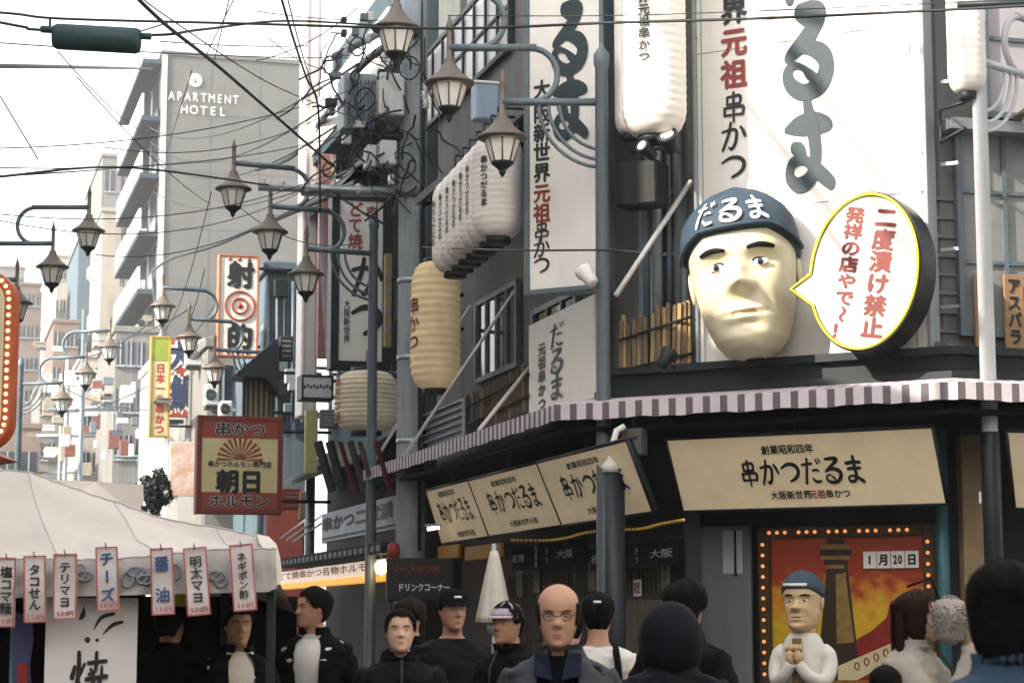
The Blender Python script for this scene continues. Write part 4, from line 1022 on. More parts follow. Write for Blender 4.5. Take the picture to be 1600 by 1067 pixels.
t, f, W, H = wingboard('louvre_panel', 'tilted pale grey louvred panel under the ochre lantern', 661, 722, 622, 690, -.45, .04, mat('lilac_grey_louvre', '9aa0ab', .5, .2, 4), 'panel')
m = MB()
for i in range(6): m.box((0, -H / 2 + H * (i + .5) / 6, .03), (W, H * .03, .06), f)
m.build('slats', STEEL, t)
# --- signs standing out over the street (facing the camera)
def street_sign(name, label, px0, px1, py0, py1, Y, dep, face, frame=None, fw=.05, cat='sign'):
    fr = Fr(P((px0 + px1) / 2, (py0 + py1) / 2, Y), dR)
    t, f, W, H = board(name, label, fr, px0, py0, px1, py1, 0, dep, face, frame, fw, cat)
    m = MB(); m.tube([f.pt(W / 2 - .05, H * .4, -dep / 2), f.pt(W / 2 + .9, H * .4, -dep / 2)], .03, 6); m.tube([f.pt(W / 2 - .05, -H * .4, -dep / 2), f.pt(W / 2 + .9, -H * .4, -dep / 2)], .03, 6); m.build('bracket', DARKM, t)
    return t, f, W, H
t, f, W, H = street_sign('shop_sign', 'dark framed white upright sign with red top characters beside the lamp pole', 531, 597, 312, 566, 30, .3, SIGNW, DARKM, .12)
k = 30 / F; m = MB(); m2 = MB()
text(m2, '串', f, 17 * k, H / 2 - 18 * k, 22 * k, 22 * k, True, .03, w=.008); text(m2, 'どて焼', f, -10 * k, H / 2 - 40 * k, 24 * k, 26 * k, True, .03, w=.008); m2.build('red_lettering', mat('brown_red_ink', '9a4434', .6, .2, 5), t)
btext(m, 'かつ', f, 10 * k, -28 * k, 56 * k, 66 * k, True, w=.008, fat=1.2); text(m, '大阪新世界', f, -22 * k, -66 * k, 11 * k, 14 * k, True, .02, w=.008); m.build('lettering', INK, t)
t, f, W, H = street_sign('shop_sign', 'red yellow sign with a rising sun and two big black characters above the tent', 316, 433, 656, 796, 33, .28, mat('sign_yellow', 'ecdca2', .5, .12, 3), mat('red_sign_frame', '8a3a30', .6, .3, 3, streak=True), .08)
k = 33 / F; m = MB(); m.box((0, H / 2 - 13 * k, .004), (W, 28 * k, .01), f); m.box((0, -H / 2 + 13 * k, .004), (W, 26 * k, .01), f); m.build('red_band', mat('brick_red', 'a44a3c', .5, .2, 3), t)
m = MB(); 
for i in range(13):
    g = pi * i / 12; r0, r1 = 8 * k, 36 * k; d = .07
    c = (0, 8 * k); m.prism([(c[0] + r0 * cos(g - d), c[1] + r0 * sin(g - d)), (c[0] + r1 * cos(g - d), c[1] + r1 * sin(g - d)), (c[0] + r1 * cos(g + d), c[1] + r1 * sin(g + d)), (c[0] + r0 * cos(g + d), c[1] + r0 * sin(g + d))], f, .003, .008)
m.prism([(9 * k * cos(pi * i / 10), 8 * k + 9 * k * sin(pi * i / 10)) for i in range(11)], f, .003, .008); m.build('sun_rays', mat('ray_red', 'a0503c', .5, .2, 3), t)
m = MB(); text(m, '串かつ', f, 0, H / 2 - 13 * k, 27 * k, 22 * k, False, .06, w=.010); text(m, 'ホルモン', f, 0, -H / 2 + 13 * k, 24 * k, 21 * k, False, .07, w=.010); m.build('white_outline', SIGNW, t)
m = MB(); text(m, '串かつ', f, 0, H / 2 - 13 * k, 27 * k, 22 * k, False, .025, w=.014); text(m, 'ホルモン', f, 0, -H / 2 + 13 * k, 24 * k, 21 * k, False, .03, w=.014)
text(m, '朝日', f, 0, -26 * k, 37 * k, 38 * k, False, .05, w=.010); text(m, '串かつホルモン専門店', f, 0, 1 * k, 10 * k, 10 * k, False, .03, w=.010); m.build('lettering', INK, t)
t, f, W, H = street_sign('shop_sign', 'white upright sign with a red target and bold black characters in an orange border', 345, 400, 400, 556, 38, .25, SIGNW, mat('orange_frame', 'b2683c', .5, .2, 4), .035)
k = 38 / F; m = MB()
for r in (23, 12): m.tube([f.pt(2 * k + r * k * cos(2 * pi * i / 28), r * k * sin(2 * pi * i / 28), .012) for i in range(28)], 1.8 * k, 6, closed=True)
m.lathe([(4.5 * k, 0), (4.5 * k, .012)], f.pt(2 * k, 0, .004), f.M().to_3x3(), 14)
for i in range(3):
    for s in (-1, 1): m.lathe([(3 * k, 0), (3 * k, .01)], f.pt((i - 1) * 15 * k, s * (H / 2 - 4 * k), .004), f.M().to_3x3(), 10)
m.build('target_rings', mat('target_red', 'b0543e', .5, .2, 4), t)
m = MB(); text(m, '射', f, 3 * k, 50 * k, 44 * k, 44 * k, True, .05, w=.012); m.build('bold_letter', INK, t); m = MB(); text(m, '的', f, 3 * k, -49 * k, 42 * k, 42 * k, True, .05, w=.012); m.build('bold_letter', INK, t)
t, f, W, H = street_sign('shop_sign', 'thin yellow bordered upright sign with red characters far down the street', 239, 261, 528, 680, 46, .2, mat('cream_sign', 'd2c59a', .5, .15, 3), mat('mustard_frame', 'a88a3a', .5, .2, 4), .05)
k = 46 / F; m = MB(); m.box((0, H / 2 - 18 * k, .004), (W, 36 * k, .01), f); m.build('green_band', mat('lime_green', '8c9c3a', .5, .2, 4), t)
m = MB(); text(m, '日本一の串かつ', f, 0, -19 * k, 15 * k, 16 * k, True, .04, w=.008); m.build('lettering', mat('warm_red_ink', 'a8483c', .5, .2, 4), t)
t, f, W, H = street_sign('shop_sign', 'red sign with white splashes around dark blue bold characters next to the yellow upright sign', 264, 314, 528, 652, 47, .2, mat('sign_red', 'a84a34', .5, .2, 3))
k = 47 / F; m = MB(); text(m, '大', f, -8 * k, 34 * k, 48 * k, 54 * k, True, .14, w=.006); text(m, '鯛', f, -1 * k, -24 * k, 46 * k, 60 * k, True, .12, w=.006); m.build('white_outline', SIGNW, t)
m = MB(); text(m, '大', f, -8 * k, 34 * k, 46 * k, 52 * k, True, .05, w=.012); text(m, '鯛', f, -1 * k, -24 * k, 44 * k, 58 * k, True, .04, w=.012); m.build('lettering', mat('navy_ink', '2f3d5c', .6, .2, 4), t)
t, f, W, H = street_sign('banner_sign', 'long narrow sign with faded red and blue streaks behind the black framed sign', 500, 522, 240, 560, 32.5, .12, wave_mat('faded_streaks', 'b7aeb0', '9a6a62', (1, .4, .08), .30, .6, False))
t, f, W, H = street_sign('banner_sign', 'very tall narrow white and pink banner sign left of the faded streaked one', 475, 493, 255, 610, 34, .12, wave_mat('white_pink_streaks', 'd8d0d2', 'b9a3ac', (1, .3, 0), .16, .6, False))
t, f, W, H = street_sign('shop_sign', 'narrow yellow green upright sign below the white banner sign', 478, 496, 640, 740, 31, .12, mat('pale_lime_sign', 'b5b077', .5, .3, 8))
t, f, W, H = street_sign('box_sign', 'white slanted box sign with spotted face left of the round lantern', 474, 518, 588, 622, 31, .4, mat('spotted_white', 'cfd2d6', .5, .3, 9), DARKM, .03)
m = MB()
for i in range(9): m.box((-W / 2 + W * (i + .5) / 9, .02 * (i % 2), .003), (.03, .05, .008), f)
m.build('spots', TEALINK, t)
t, f, W, H = street_sign('banner_sign', 'white leaning cloth banner with orange blotches behind the rising sun sign', 266, 306, 690, 775, 40, .06, mat('orange_blotch_banner', 'e0dcd6', .7, .3, 3, dirt='c9825c'))
t, f, W, H = street_sign('lit_slats', 'sunlit slatted lattice under the dark eave above the rising sun sign', 384, 424, 572, 652, 36, .1, mat('tan_lattice', 'a8987a', .7, .2, 4), DARKM, .05, 'lattice')
m = MB()
for i in range(5): m.box((-W / 2 + W * (i + .5) / 5, 0, .02), (.03, H, .04), f)
m.build('bars', WOOD, t)
# dark eave
e = Fr(P(400, 575, 35.6), dR); m = MB(); k = 35.6 / F
m.prism([(-36 * k, -14 * k), (30 * k, 46 * k), (34 * k, 20 * k), (34 * k, -40 * k), (12 * k, -16 * k)], e, -.8, .2)
tag(m.build('gable_roof', DARKM, loc=e.o), 'small black gabled roof end above the sunlit lattice', 'roof')
# air conditioners
def aircon(label, px, py, Y, wpx, hpx, group=None):
    f = Fr(P(px, py, Y), dR); k = Y / F; t = thing('air_conditioner', label, 'air conditioner', f.pt(0, -hpx * k / 2), group); W, H = wpx * k, hpx * k
    m = MB(); m.box((0, 0, 0), (W, H, .35), f, bev=.03); m.build('case', mat('aircon_case', 'c3c4c3', .5, .15, 4, streak=True), t)
    m = MB(); r = min(W, H) * .36
    for q in (.35, .7, 1): m.tube([f.pt(-W * .12 + r * q * cos(2 * pi * i / 18), r * q * sin(2 * pi * i / 18), .185) for i in range(18)], .012, 5, closed=True)
    m.build('fan_grille', DARKM, t); m = MB(); m.box((0, -H / 2 - .04, 0), (W * .9, .06, .3), f); m.build('base', DARKM, t)
aircon('white air conditioner box beside the red upright sign', 305, 551, 45, 32, 44); aircon('small pale air conditioner above the rising sun sign', 330, 618, 42, 22, 34); aircon('pale air conditioner under the target sign border', 352, 640, 40, 20, 26)
# bush
def bush(label, c, rx, rz, seed, n=1600):
    r2 = random.Random(seed); t = thing('bush', label, 'bush', c - UP * rz); m = MB()
    for i in range(n):
        while 1:
            d = V((r2.uniform(-1, 1), r2.uniform(-1, 1), r2.uniform(-1, 1)))
            if d.length < 1: break
        d *= 1 + .25 * sin(5 * d.x + 3 * d.z + seed); p = c + V((d.x * rx, d.y * rx, d.z * rz)); a = V((r2.gauss(0, 1), r2.gauss(0, 1), r2.gauss(0, 1))).normalized(); b = a.cross(V((r2.gauss(0, 1), r2.gauss(0, 1), r2.gauss(0, 1)))).normalized(); s = r2.uniform(.02, .05)
        m.add([p - a * s * 1.6, p + b * s * .7, p + a * s * 1.6, p - b * s * .7], [[0, 1, 2, 3]])
    m.build('foliage', mat('dark_leaf', '2c3b33', .7, .4, 6), t); m = MB(); m.tube([c - UP * (c.z), c - UP * rz * .3], .05, 6); m.build('trunk', WOOD, t)
bush('dark bush standing behind the tent left of the rising sun sign', P(243, 770, 38), .26, .42, 4)
# small far shop signs along both sides of the street
SM = [SIGNW, mat('faded_red', '7a4f48', .6, .2, 4), mat('faded_tan', '9c9280', .6, .2, 4), mat('faded_blue', '64707a', .6, .2, 4), WHITEW]
r3 = random.Random(21)
for i in range(70):
    Y = 52 + 60 * (i / 70) ** 1.2; px = r3.uniform(75, 238) - (Y - 50) * .5; px = max(12, px); py = r3.uniform(585, 735); wpx, hpx = r3.uniform(5, 20), r3.uniform(7, 30)
    f = Fr(P(px, py, Y), dR); k = Y / F; m = MB(); m.box((0, 0, 0), (wpx * k, hpx * k, .2), f, bev=.02); 
    tag(m.build('far_shop_sign', SM[i % 5], loc=f.pt(0, -hpx * k / 2)), 'small faded shop sign hung far down the street', 'sign', 'small shop signs far down the street')
for i in range(7):
    Y = 55 + 8 * i; px = r3.uniform(95, 230) - (Y - 50) * .4; m = MB(); p = P(px, 967, Y); m.tube([(p.x, p.y, 0), (p.x, p.y, 8 + 2 * r3.random())], .07, 6); m.tube([(p.x - .9, p.y, 7.2), (p.x + .9, p.y, 7.2)], .05, 5)
    tag(m.build('far_pole', [STEEL, CONC][i % 2], loc=(p.x, p.y, 0)), 'slim pole with a crossbar far down the street', 'pole', 'slim poles far down the street')

for i in range(26):
    Y = 42 + r3.uniform(0, 60); px = r3.uniform(70, 300) - (Y - 42) * 1.2; px = max(15, px); py = r3.uniform(480, 720); k = Y / F; f = Fr(P(px, py, Y), dR); m = MB(); wpx, hpx = r3.uniform(12, 28), r3.uniform(4, 9)
    m.box((0, 0, 0), (wpx * k, hpx * k * .4, 1.0), f, bev=.02); m.box((0, -hpx * k * .6, .45), (wpx * k, hpx * k, .05), f)
    tag(m.build('shop_awning', [BLUEG, GREYW, WHITEW, mat('faded_tan', 'a99a7c')][i % 4], loc=f.o), 'small faded awning over a shop far down the street', 'awning', 'small awnings far down the street')

# pipes, boxes and small signs on the blue grey house end and the neighbour front
for i in range(7):
    px = r3.uniform(416, 474); f = Fr(P(px, r3.uniform(450, 640), 38.3), dR); m = MB(); m.box((0, 0, 0), (r3.uniform(.12, .35), r3.uniform(.15, .5), .12), f, bev=.02); tag(m.build('wall_box', [STEEL, ALU, DARKM][i % 3], loc=f.o), 'small metal box on the blue grey house end', 'box', 'small metal boxes on the blue grey house end')
for i in range(5):
    px = 419 + i * 13; a_, b_ = P(px, 440, 38.3), P(px + r3.uniform(-3, 3), 660, 38.3); m = MB(); m.tube([a_, b_], .03, 6); tag(m.build('wall_pipe', [STEEL, CONC, DARKM][i % 3], loc=b_), 'thin vertical pipe on the blue grey house end', 'pipe', 'thin pipes on the blue grey house end')
for i, (px, py, wpx, hpx, c_, lab) in enumerate(((447, 545, 22, 40, 'dark_board', 'small dark sign high on the blue grey house end'), (512, 655, 26, 30, 'grey_green_board', 'grey green square sign under the spotted box sign'), (620, 600, 20, 60, 'dark_board', 'dark narrow sign between the round lantern and the utility pole'), (606, 470, 12, 150, 'tan_board', 'tan strip sign squeezed between the black framed sign and the utility pole'), (455, 780, 30, 34, 'red_board', 'small red sign low on the house end beside the rising sun sign'), (478, 790, 22, 44, 'tan_board', 'tan sign below the narrow yellow green sign'))):
    Y = 29.5 if px > 500 else 36; f = Fr(P(px, py, Y), dR); k = Y / F; m = MB(); m.box((0, 0, 0), (wpx * k, hpx * k, .1), f, bev=.015); t = thing('small_sign', lab, 'sign', f.o); m.build('panel', MATS[c_], t); m = MB()
    for j in range(4): m.box((0, hpx * k * (.3 - .2 * j), .052), (wpx * k * .6, hpx * k * .06, .006), f)
    m.build('pale_rules', mat('dull_grey_mark', '8b9196'), t)
# ================================================================ street lamps
LY = 18.75
def L0_(px, py):
    """photo pixel of the corner lamp -> its own x, z (metres from the pole foot)"""
    q = P(px, py, LY); b = P(945, 967, LY); return q.x - b.x, q.z
def make_lamp(label, loc, rz, group='ornate three lantern street lamps'):
    t = thing('street_lamp', label, 'street lamp', (0, 0, 0), group)
    p3 = lambda px, py, dy=0: V((L0_(px, py)[0], dy, L0_(px, py)[1]))
    m = MB(); top = p3(945, 66); m.lathe([(.11, 0), (.11, .5), (.075, .6), (.07, 2.6), (.062, top.z - .25), (.075, top.z - .22), (.075, top.z - .12), (.03, top.z - .06), (.012, top.z)], (0, 0, 0), n=14); m.build('pole', STEEL, t)
    m = MB()
    for y0, y1, x in ((262, 163, 842), (250, 163, 857), (234, 163, 874)):
        a, c = p3(945, y0), p3(x, y1); m.tube([V((a.x + (c.x - a.x) * sin(g), 0, c.z + (a.z - c.z) * cos(g))) for g in [pi / 2 * i / 12 for i in range(13)]], .018, 8)
    m.build('bracket_arcs', STEEL, t)
    for i in range(3):
        dx, dy = -83 * i, -85 * i
        A = [p3(945 + dx if i == 0 else 838 + dx + 83, 160 + dy), p3(785 + dx, 160 + dy)]
        m = MB()
        m.tube([p3((945 if i == 0 else 921) + dx, 160 + dy), p3(784 + dx, 160 + dy)], .036, 10)
        if i < 2:
            c0, c1 = p3(830 + dx, 160 + dy), p3(838 + dx, 76 + dy); cz = (c0.z + c1.z) / 2; r = (c1.z - c0.z) / 2
            m.tube([c0 + V((-.12, 0, 0))] + [V((c0.x + r * .95 * sin(g), 0, cz - r * cos(g))) for g in [pi * q / 14 for q in range(15)]] + [c1 + V((-.06, 0, 0))], .030, 10)
        m.build('arm', STEEL, t)
        c = p3(785 + dx, 215 + dy)   # roof brim centre
        m = MB(); m.lathe([(.235, -.012), (.24, .0), (.20, .03), (.13, .085), (.075, .16), (.05, .20), (.055, .225), (.03, .24), (.026, .52), (.035, .54), (.02, .60), (.006, .66)], c, n=20); m.build('lamp_roof', BRASS, t)
        m = MB(); m.lathe([(.15, -.012), (.165, -.04), (.10, -.235), (.02, -.25)], c, n=8, sm=False); gl = m.build('lamp_glass', MILK, t)
        m = MB()
        for q in range(8):
            g = 2 * pi * q / 8; m.tube([c + V((.168 * cos(g), .168 * sin(g), -.03)), c + V((.102 * cos(g), .102 * sin(g), -.235))], .009, 5)
        m.build('glazing_bars', BRASS, gl)
        m = MB(); m.lathe([(.11, -.235), (.105, -.255), (.06, -.29), (.03, -.32), (.035, -.335), (.006, -.38)], c, n=14); m.build('finial', DARKM, t)
    t.location = loc; t.rotation_euler = (0, 0, rz); return t
b = P(945, 967, LY); proto = make_lamp('steel street lamp with three pale lanterns in front of the framed upright sign', (b.x, b.y, 0), 0)
for lab, px, Y, rz in (('street lamp whose slim dark pole crosses the fat round lantern left of the utility pole', 578, 26.8, .42),
                       ('sunlit white street lamp pole right of the speech bubble, its lanterns out of frame', 1556, 17.3, pi + .75),
                       ('street lamp reaching in from the left edge, its lanterns against the white sky', -95, 28.9, pi),
                       ('distant street lamp on the left side below the one against the sky', 20, 42, pi - .2),
                       ('distant street lamp standing among the wires near the target sign', 405, 37.0, .5),
                       ):
    c = copy_tree(proto); q = P(px, 967, Y); c.location = (q.x, q.y, 0); c.rotation_euler = (0, 0, rz); c['label'] = lab
    if 'sunlit' in lab:      # sunlight on this post is put into a paler tone
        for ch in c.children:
            if ch.data.materials[0] == STEEL: ch.material_slots[0].link = 'OBJECT'; ch.material_slots[0].material = mat('pole_sunlit_tone', 'c4c6c6', .5, .2, 4, streak=True)
        m = MB(); m.lathe([(.082, .05), (.080, 3.15), (.07, 3.17)], (c.location.x, c.location.y, 0), n=14); WL[c.name] = (c.location.x, c.location.y, 0); dw = m.build('shade_sleeve', DARKM, c)  # dark sleeve stands for the awning's shade on the lower post
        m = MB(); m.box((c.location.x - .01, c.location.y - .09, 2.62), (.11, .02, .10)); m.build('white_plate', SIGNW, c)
# ================================================================ utility pole
q = P(641, 967, 25.6); ux, uy = q.x, q.y
pole = thing('utility_pole', 'thick grey concrete utility pole crowded with boxes and cables', 'utility pole', (ux, uy, 0))
m = MB(); m.lathe([(.195, 0), (.19, 3), (.178, 8), (.17, 11)], (ux, uy, 0), n=20); m.build('shaft', CONC, pole)
U = lambda px, py, dy=0: P(px, py, uy + dy)
m = MB(); m.tube([U(658, -20, -.12), U(659, 300, -.15), U(656, 560, -.16), U(655, 860, -.16)], .025, 6); m.tube([U(663, 60, -.1), U(662, 700, -.12)], .014, 6); m.build('riser_pipe', CABLE, pole)
m = MB()
for py in (300, 440, 560, 690): m.lathe([(.186, -.03), (.194, -.03), (.194, .03), (.186, .03)], (ux, uy, U(641, py).z), n=20)
m.build('steel_band', ALU, pole)
for py in (418, 463, 516, 385):
    m = MB(); m.tube([U(655, py), U(724 if py > 430 else 682, py - 2, .1)], .028, 6); m.build('step_bolt', DARKM, pole)
Ft = Fr(V((ux, uy - .05, 0)), V((1, 0, 0)))
def pbox(name, px0, px1, py0, py1, dep, mm, off=.25, fins=0):
    f = Fr(P((px0 + px1) / 2, (py0 + py1) / 2, uy - off), dR); k = (uy - off) / F; W, H = (px1 - px0) * k, (py1 - py0) * k
    m = MB(); m.box((0, 0, -dep / 2), (W, H, dep), f, bev=.02)
    o = m.build(name, mm, pole)
    if fins:
        m = MB()
        for i in range(fins): m.box((-W / 2 + W * (i + .5) / fins, -.03, .015), (W / fins * .35, H * .82, .05), f)
        m.build('fins', STEEL, o)
    return o
pbox('transformer', 537, 590, 112, 204, .5, mat('pale_transformer', '97a2ab', .5, .2, 5, streak=True), .2, 9)
pbox('switch_box', 592, 634, 112, 182, .35, mat('switch_white', 'cfcbc8', .5, .15, 4, streak=True), .35)
pbox('meter_box', 594, 622, 218, 258, .25, mat('switch_white', 'cfcbc8'), .35); pbox('relay_box', 573, 589, 225, 262, .25, mat('switch_white', 'cfcbc8'), .3)
pbox('base_tray', 530, 636, 204, 214, .5, DARKM, .25)
m = MB(); m.tube([U(404, 292, -.2), U(655, 300, -.2)], .055, 6); m.tube([U(470, 303, -.15), U(650, 306, -.15)], .03, 6); m.build('cross_arm', ALU, pole)
m = MB(); m.tube([U(520, 90, -.1), U(655, 20, -.1)], .05, 6); m.build('upper_cross_arm', CONC, pole)
INS = mat('insulator_white', 'c9c9c6', .2, .1, 5)
for px, py in ((410, 284), (440, 288), (480, 290), (520, 292), (560, 293), (665, 135), (663, 147), (665, 160), (540, 78), (575, 58), (606, 40), (600, 88), (622, 92)):
    m = MB(); c = U(px, py, -.2); m.lathe([(.02, -.09), (.05, -.07), (.03, -.045), (.055, -.02), (.03, .0), (.045, .03), (.01, .05)], c, n=10); m.build('insulator', INS, pole)
# tangles of cable round the pole top: coils and drops
r5 = random.Random(11)
for i in range(46):
    x0, y0 = r5.uniform(500, 665), r5.uniform(35, 300); n_ = 7; px, py = x0, y0; L = []
    ax, ay = r5.uniform(-16, 16), r5.uniform(4, 22)
    for j in range(n_): L.append(tuple(U(px, py, -.35 + r5.uniform(-.15, .2)))); px += ax + r5.uniform(-5, 5); py += ay * .6 + r5.uniform(-5, 5); ay += r5.uniform(-4, 7)
    m = MB(); m.tube(catmull(L, 4), r5.uniform(.006, .016), 5); m.build('loose_cable', CABLE, pole)
for i in range(9):
    c = U(r5.uniform(505, 640), r5.uniform(60, 290), -.3); r = r5.uniform(.06, .16); m = MB()
    m.tube([c + V((r * cos(g) * .9, .03 * sin(3 * g), r * sin(g))) for g in [2 * pi * q / 16 for q in range(16)]], .012, 5, closed=True); m.build('cable_coil', CABLE, pole)
for i in range(14):
    f = Fr(U(r5.uniform(515, 640), r5.uniform(25, 285), -.3), dR); m = MB(); m.box((0, 0, 0), (r5.uniform(.05, .16), r5.uniform(.06, .14), .1), f, bev=.01); m.build('clamp_box', [DARKM, STEEL, INS][i % 3], pole)

# ================================================================ overhead cables
def wire(label, pts, r=.010, sag=.0, group=None, name='overhead_cable', mm=None, n=10):
    """pts: (px, py, depth) along the cable"""
    q = [P(*p) for p in pts]
    L = [V(x) for x in catmull([tuple(p) for p in q], n)] if len(q) > 2 else [q[0].lerp(q[1], i / 16) - UP * (sag * 4 * (i / 16) * (1 - i / 16)) for i in range(17)]
    m = MB(); m.tube(L, r, 5); return tag(m.build(name, mm or CABLE, loc=L[0]), label, 'cable', group)
wire('long black cable running along the whole top in front of the huge sign', [(-80, 14, 15), (20, 22, 15), (100, 30, 15), (360, 37, 15), (700, 45, 14.5), (960, 36, 14), (1200, 29, 13.5), (1460, 17, 13), (1700, 4, 12.5)], .011)
wire('faint thin wire above the long black cable crossing the two big signs', [(700, 25, 14.5), (1000, 24, 14), (1460, 6, 13), (1700, -6, 12.5)], .004)
wire('thick twisted black cable running level from the left edge to the hotel balconies', [(-60, 103, 22), (100, 105, 30), (238, 108, 60)], .03)
wire('cable sagging under the black splice case and running on to the utility pole', [(-30, 30, 15), (38, 43, 15), (62, 47, 15), (240, 55, 15.3), (320, 46, 16), (460, 33, 20), (640, 44, 25)], .012)
wire('thick black cable bundle sweeping down from the utility pole to the hotel wall', [(655, 50, 25.3), (600, 75, 26), (555, 115, 28), (510, 180, 32), (455, 245, 40), (400, 265, 48)], .055)
wire('black cable bundle crossing the hotel wall and ending at its corner', [(560, 285, 27), (480, 320, 33), (400, 355, 42), (330, 385, 55), (265, 405, 75), (238, 425, 93)], .06)
wire('dark drop cable hanging from the hotel corner to the yellow upright sign', [(238, 425, 90), (242, 470, 75), (258, 530, 50)], .05)
wire('diagonal black cable from the top edge across the hotel sign', [(205, -12, 14), (260, 40, 15), (330, 95, 17), (400, 155, 20), (520, 260, 25)], .016)
wire('thin diagonal wire beside the heavier one across the hotel sign', [(212, -12, 14), (260, 26, 15), (420, 130, 20), (540, 180, 25)], .006)
wire('twisted drop wire falling from the top edge to the cross arm', [(436, -15, 20), (455, 50, 21), (478, 120, 23), (497, 170, 24.5), (500, 330, 25)], .014)
wire('second drop wire falling from the top edge beside the twisted one', [(446, -15, 20), (468, 70, 22), (497, 165, 24.5)], .008)
wire('long wire rising from the left edge over the hotel balconies', [(-30, 277, 18), (120, 268, 24), (240, 259, 40), (400, 250, 60)], .010)
wire('black wire crossing the big lamp arm height from the left edge to the target sign', [(-20, 278, 15), (0, 276, 16), (200, 262, 20), (420, 290, 25)], .012)
wire('black wire crossing low in front of the framed upright sign', [(660, 386, 24), (800, 391, 18), (945, 391, 17), (1000, 394, 17.5)], .009)
thin = 'thin overhead wires fanning across the sky and the hotel wall'
for a, b, sg in (((-20, 66, 14), (640, 90, 25), .05), ((0, 232, 16), (600, 120, 25), .2), ((-10, 262, 16), (560, 205, 25), .15), ((0, 335, 18), (560, 250, 26), .3), ((0, 345, 18), (470, 300, 26), .3), ((150, 398, 30), (560, 262, 26), .4), ((160, 230, 20), (560, 150, 25), .3), ((235, 200, 60), (560, 100, 25), .6), ((235, 222, 60), (560, 130, 25), .8), ((235, 235, 60), (570, 165, 25), .9), ((240, 300, 60), (600, 240, 25), .6),
                 ((0, 150, 15), (60, 250, 15), 0), ((120, 120, 16), (330, 320, 30), .1), ((90, 80, 16), (240, 215, 30), .1), ((400, 95, 22), (560, 12, 22), .1), ((400, 18, 20), (640, 30, 25), .05), ((420, 60, 20), (530, 110, 25), .1), ((250, 65, 16), (480, 72, 20), .02), ((370, -10, 16), (320, 90, 20), 0), ((360, -10, 16), (335, 95, 20), 0), ((300, 110, 18), (260, 240, 40), 0), ((330, 300, 30), (250, 520, 46), .5), ((320, 420, 36), (262, 520, 46), .6), ((345, 460, 38), (240, 560, 60), .4), ((350, 300, 30), (560, 380, 27), .3), ((120, 560, 70), (240, 500, 46), .2), ((60, 640, 70), (300, 560, 45), .5), ((40, 560, 60), (240, 640, 46), .4), ((100, 520, 70), (300, 480, 45), .5)):
    wire('thin black overhead wire among many crossing the street', [a, b], .0055 * max(1, a[2] / 20), sg, thin)
# black splice case hanging on the cable
c = P(152, 61, 15); ax = (P(232, 66, 15) - P(72, 57, 15)).normalized()
t = thing('cable_splice_case', 'fat dark teal cable splice case hanging top left against the sky', 'cable case', c); M = ax.to_track_quat('Z', 'Y').to_matrix(); k = 15 / F
SPL = mat('dark_teal_plastic', '24404a', .5, .3, 8)
m = MB(); m.lathe([(.02, -72 * k), (.085, -70 * k), (.098, -64 * k), (.098, 62 * k), (.088, 68 * k), (.02, 70 * k)], c, M, 20); m.build('body', SPL, t)
m = MB(); m.lathe([(.02, -92 * k), (.028, -91 * k), (.028, -70 * k), (.02, -69 * k)], c + UP * .05, M, 10); m.build('end_collar', SPL, t); m = MB(); m.lathe([(.02, 69 * k), (.026, 70 * k), (.026, 86 * k), (.02, 87 * k)], c + UP * .04, M, 10); m.build('end_collar', SPL, t)
m = MB(); m.tube([P(78, 52, 15), P(78, 30, 15)], .010, 6); m.build('hanger_clip', CABLE, t); m = MB(); m.tube([P(212, 52, 15), P(262, 36, 15)], .006, 6); m.build('hanger_clip', CABLE, t)
# bulb studded red sign at the left edge
f = Fr(P(-70, 560, 13.5), V((1, 0, 0))); k = 13.5 / F
t = thing('bulb_sign', 'rounded sign with a red rim of yellow bulbs cut by the left picture edge', 'sign', f.o)
def rr(hw, hh, r, n=8):
    out = []
    for cx, cy, g0 in ((hw - r, hh - r, 0), (-hw + r, hh - r, pi / 2), (-hw + r, -hh + r, pi), (hw - r, -hh + r, 1.5 * pi)):
        out += [(cx + r * cos(g0 + pi / 2 * i / n), cy + r * sin(g0 + pi / 2 * i / n)) for i in range(n + 1)]
    return out
m = MB(); m.prism(rr(88 * k, 142 * k, 45 * k), f, -.2, 0); m.build('rim', mat('rust_red_rim', 'b0552f', .5, .3, 5), t)
m = MB(); m.prism(rr(75 * k, 128 * k, 38 * k), f, -.01, .012); m.build('panel', mat('sign_cream_face', 'd9d2b8', .5, .2, 2), t)
m = MB(); m.prism([(20 * k, -20 * k), (70 * k, -6 * k), (70 * k, 12 * k), (20 * k, 25 * k)], f, .012, .018); m.build('green_mark', mat('sign_green', '4a7a5a', .5, .2, 4), t)
o2 = rr(82 * k, 136 * k, 42 * k, 6); tot = []
for i in range(len(o2)):
    a, b2 = V(o2[i]), V(o2[(i + 1) % len(o2)]); L = (b2 - a).length; tot += [a.lerp(b2, j / max(1, round(L / (12.5 * k)))) for j in range(max(1, round(L / (12.5 * k))))]
YB = mat('yellow_bulb', 'f0d8a0', .3, 0, emit=.5)
for p_ in tot[:96]:
    m = MB(); m.lathe([(.010, 0), (.015, .01), (.012, .022), (.002, .028)], f.pt(p_.x, p_.y, .0), f.M().to_3x3(), 8); m.build('bulb', YB, t)
m = MB(); m.hexa([f.pt(-80 * k, -150 * k, .15), f.pt(64 * k, -146 * k, .15), f.pt(88 * k, -158 * k, .15), f.pt(-80 * k, -185 * k, .15)], [f.pt(-80 * k, -150 * k, -.3), f.pt(64 * k, -146 * k, -.3), f.pt(88 * k, -158 * k, -.3), f.pt(-80 * k, -185 * k, -.3)]); m.build('red_base', mat('rust_red_rim', '9a3a20'), t)
m = MB(); m.tube([(f.o.x, f.o.y + .1, 0), (f.o.x, f.o.y + .1, f.o.z - 1)], .06, 8); m.build('post', DARKM, t)
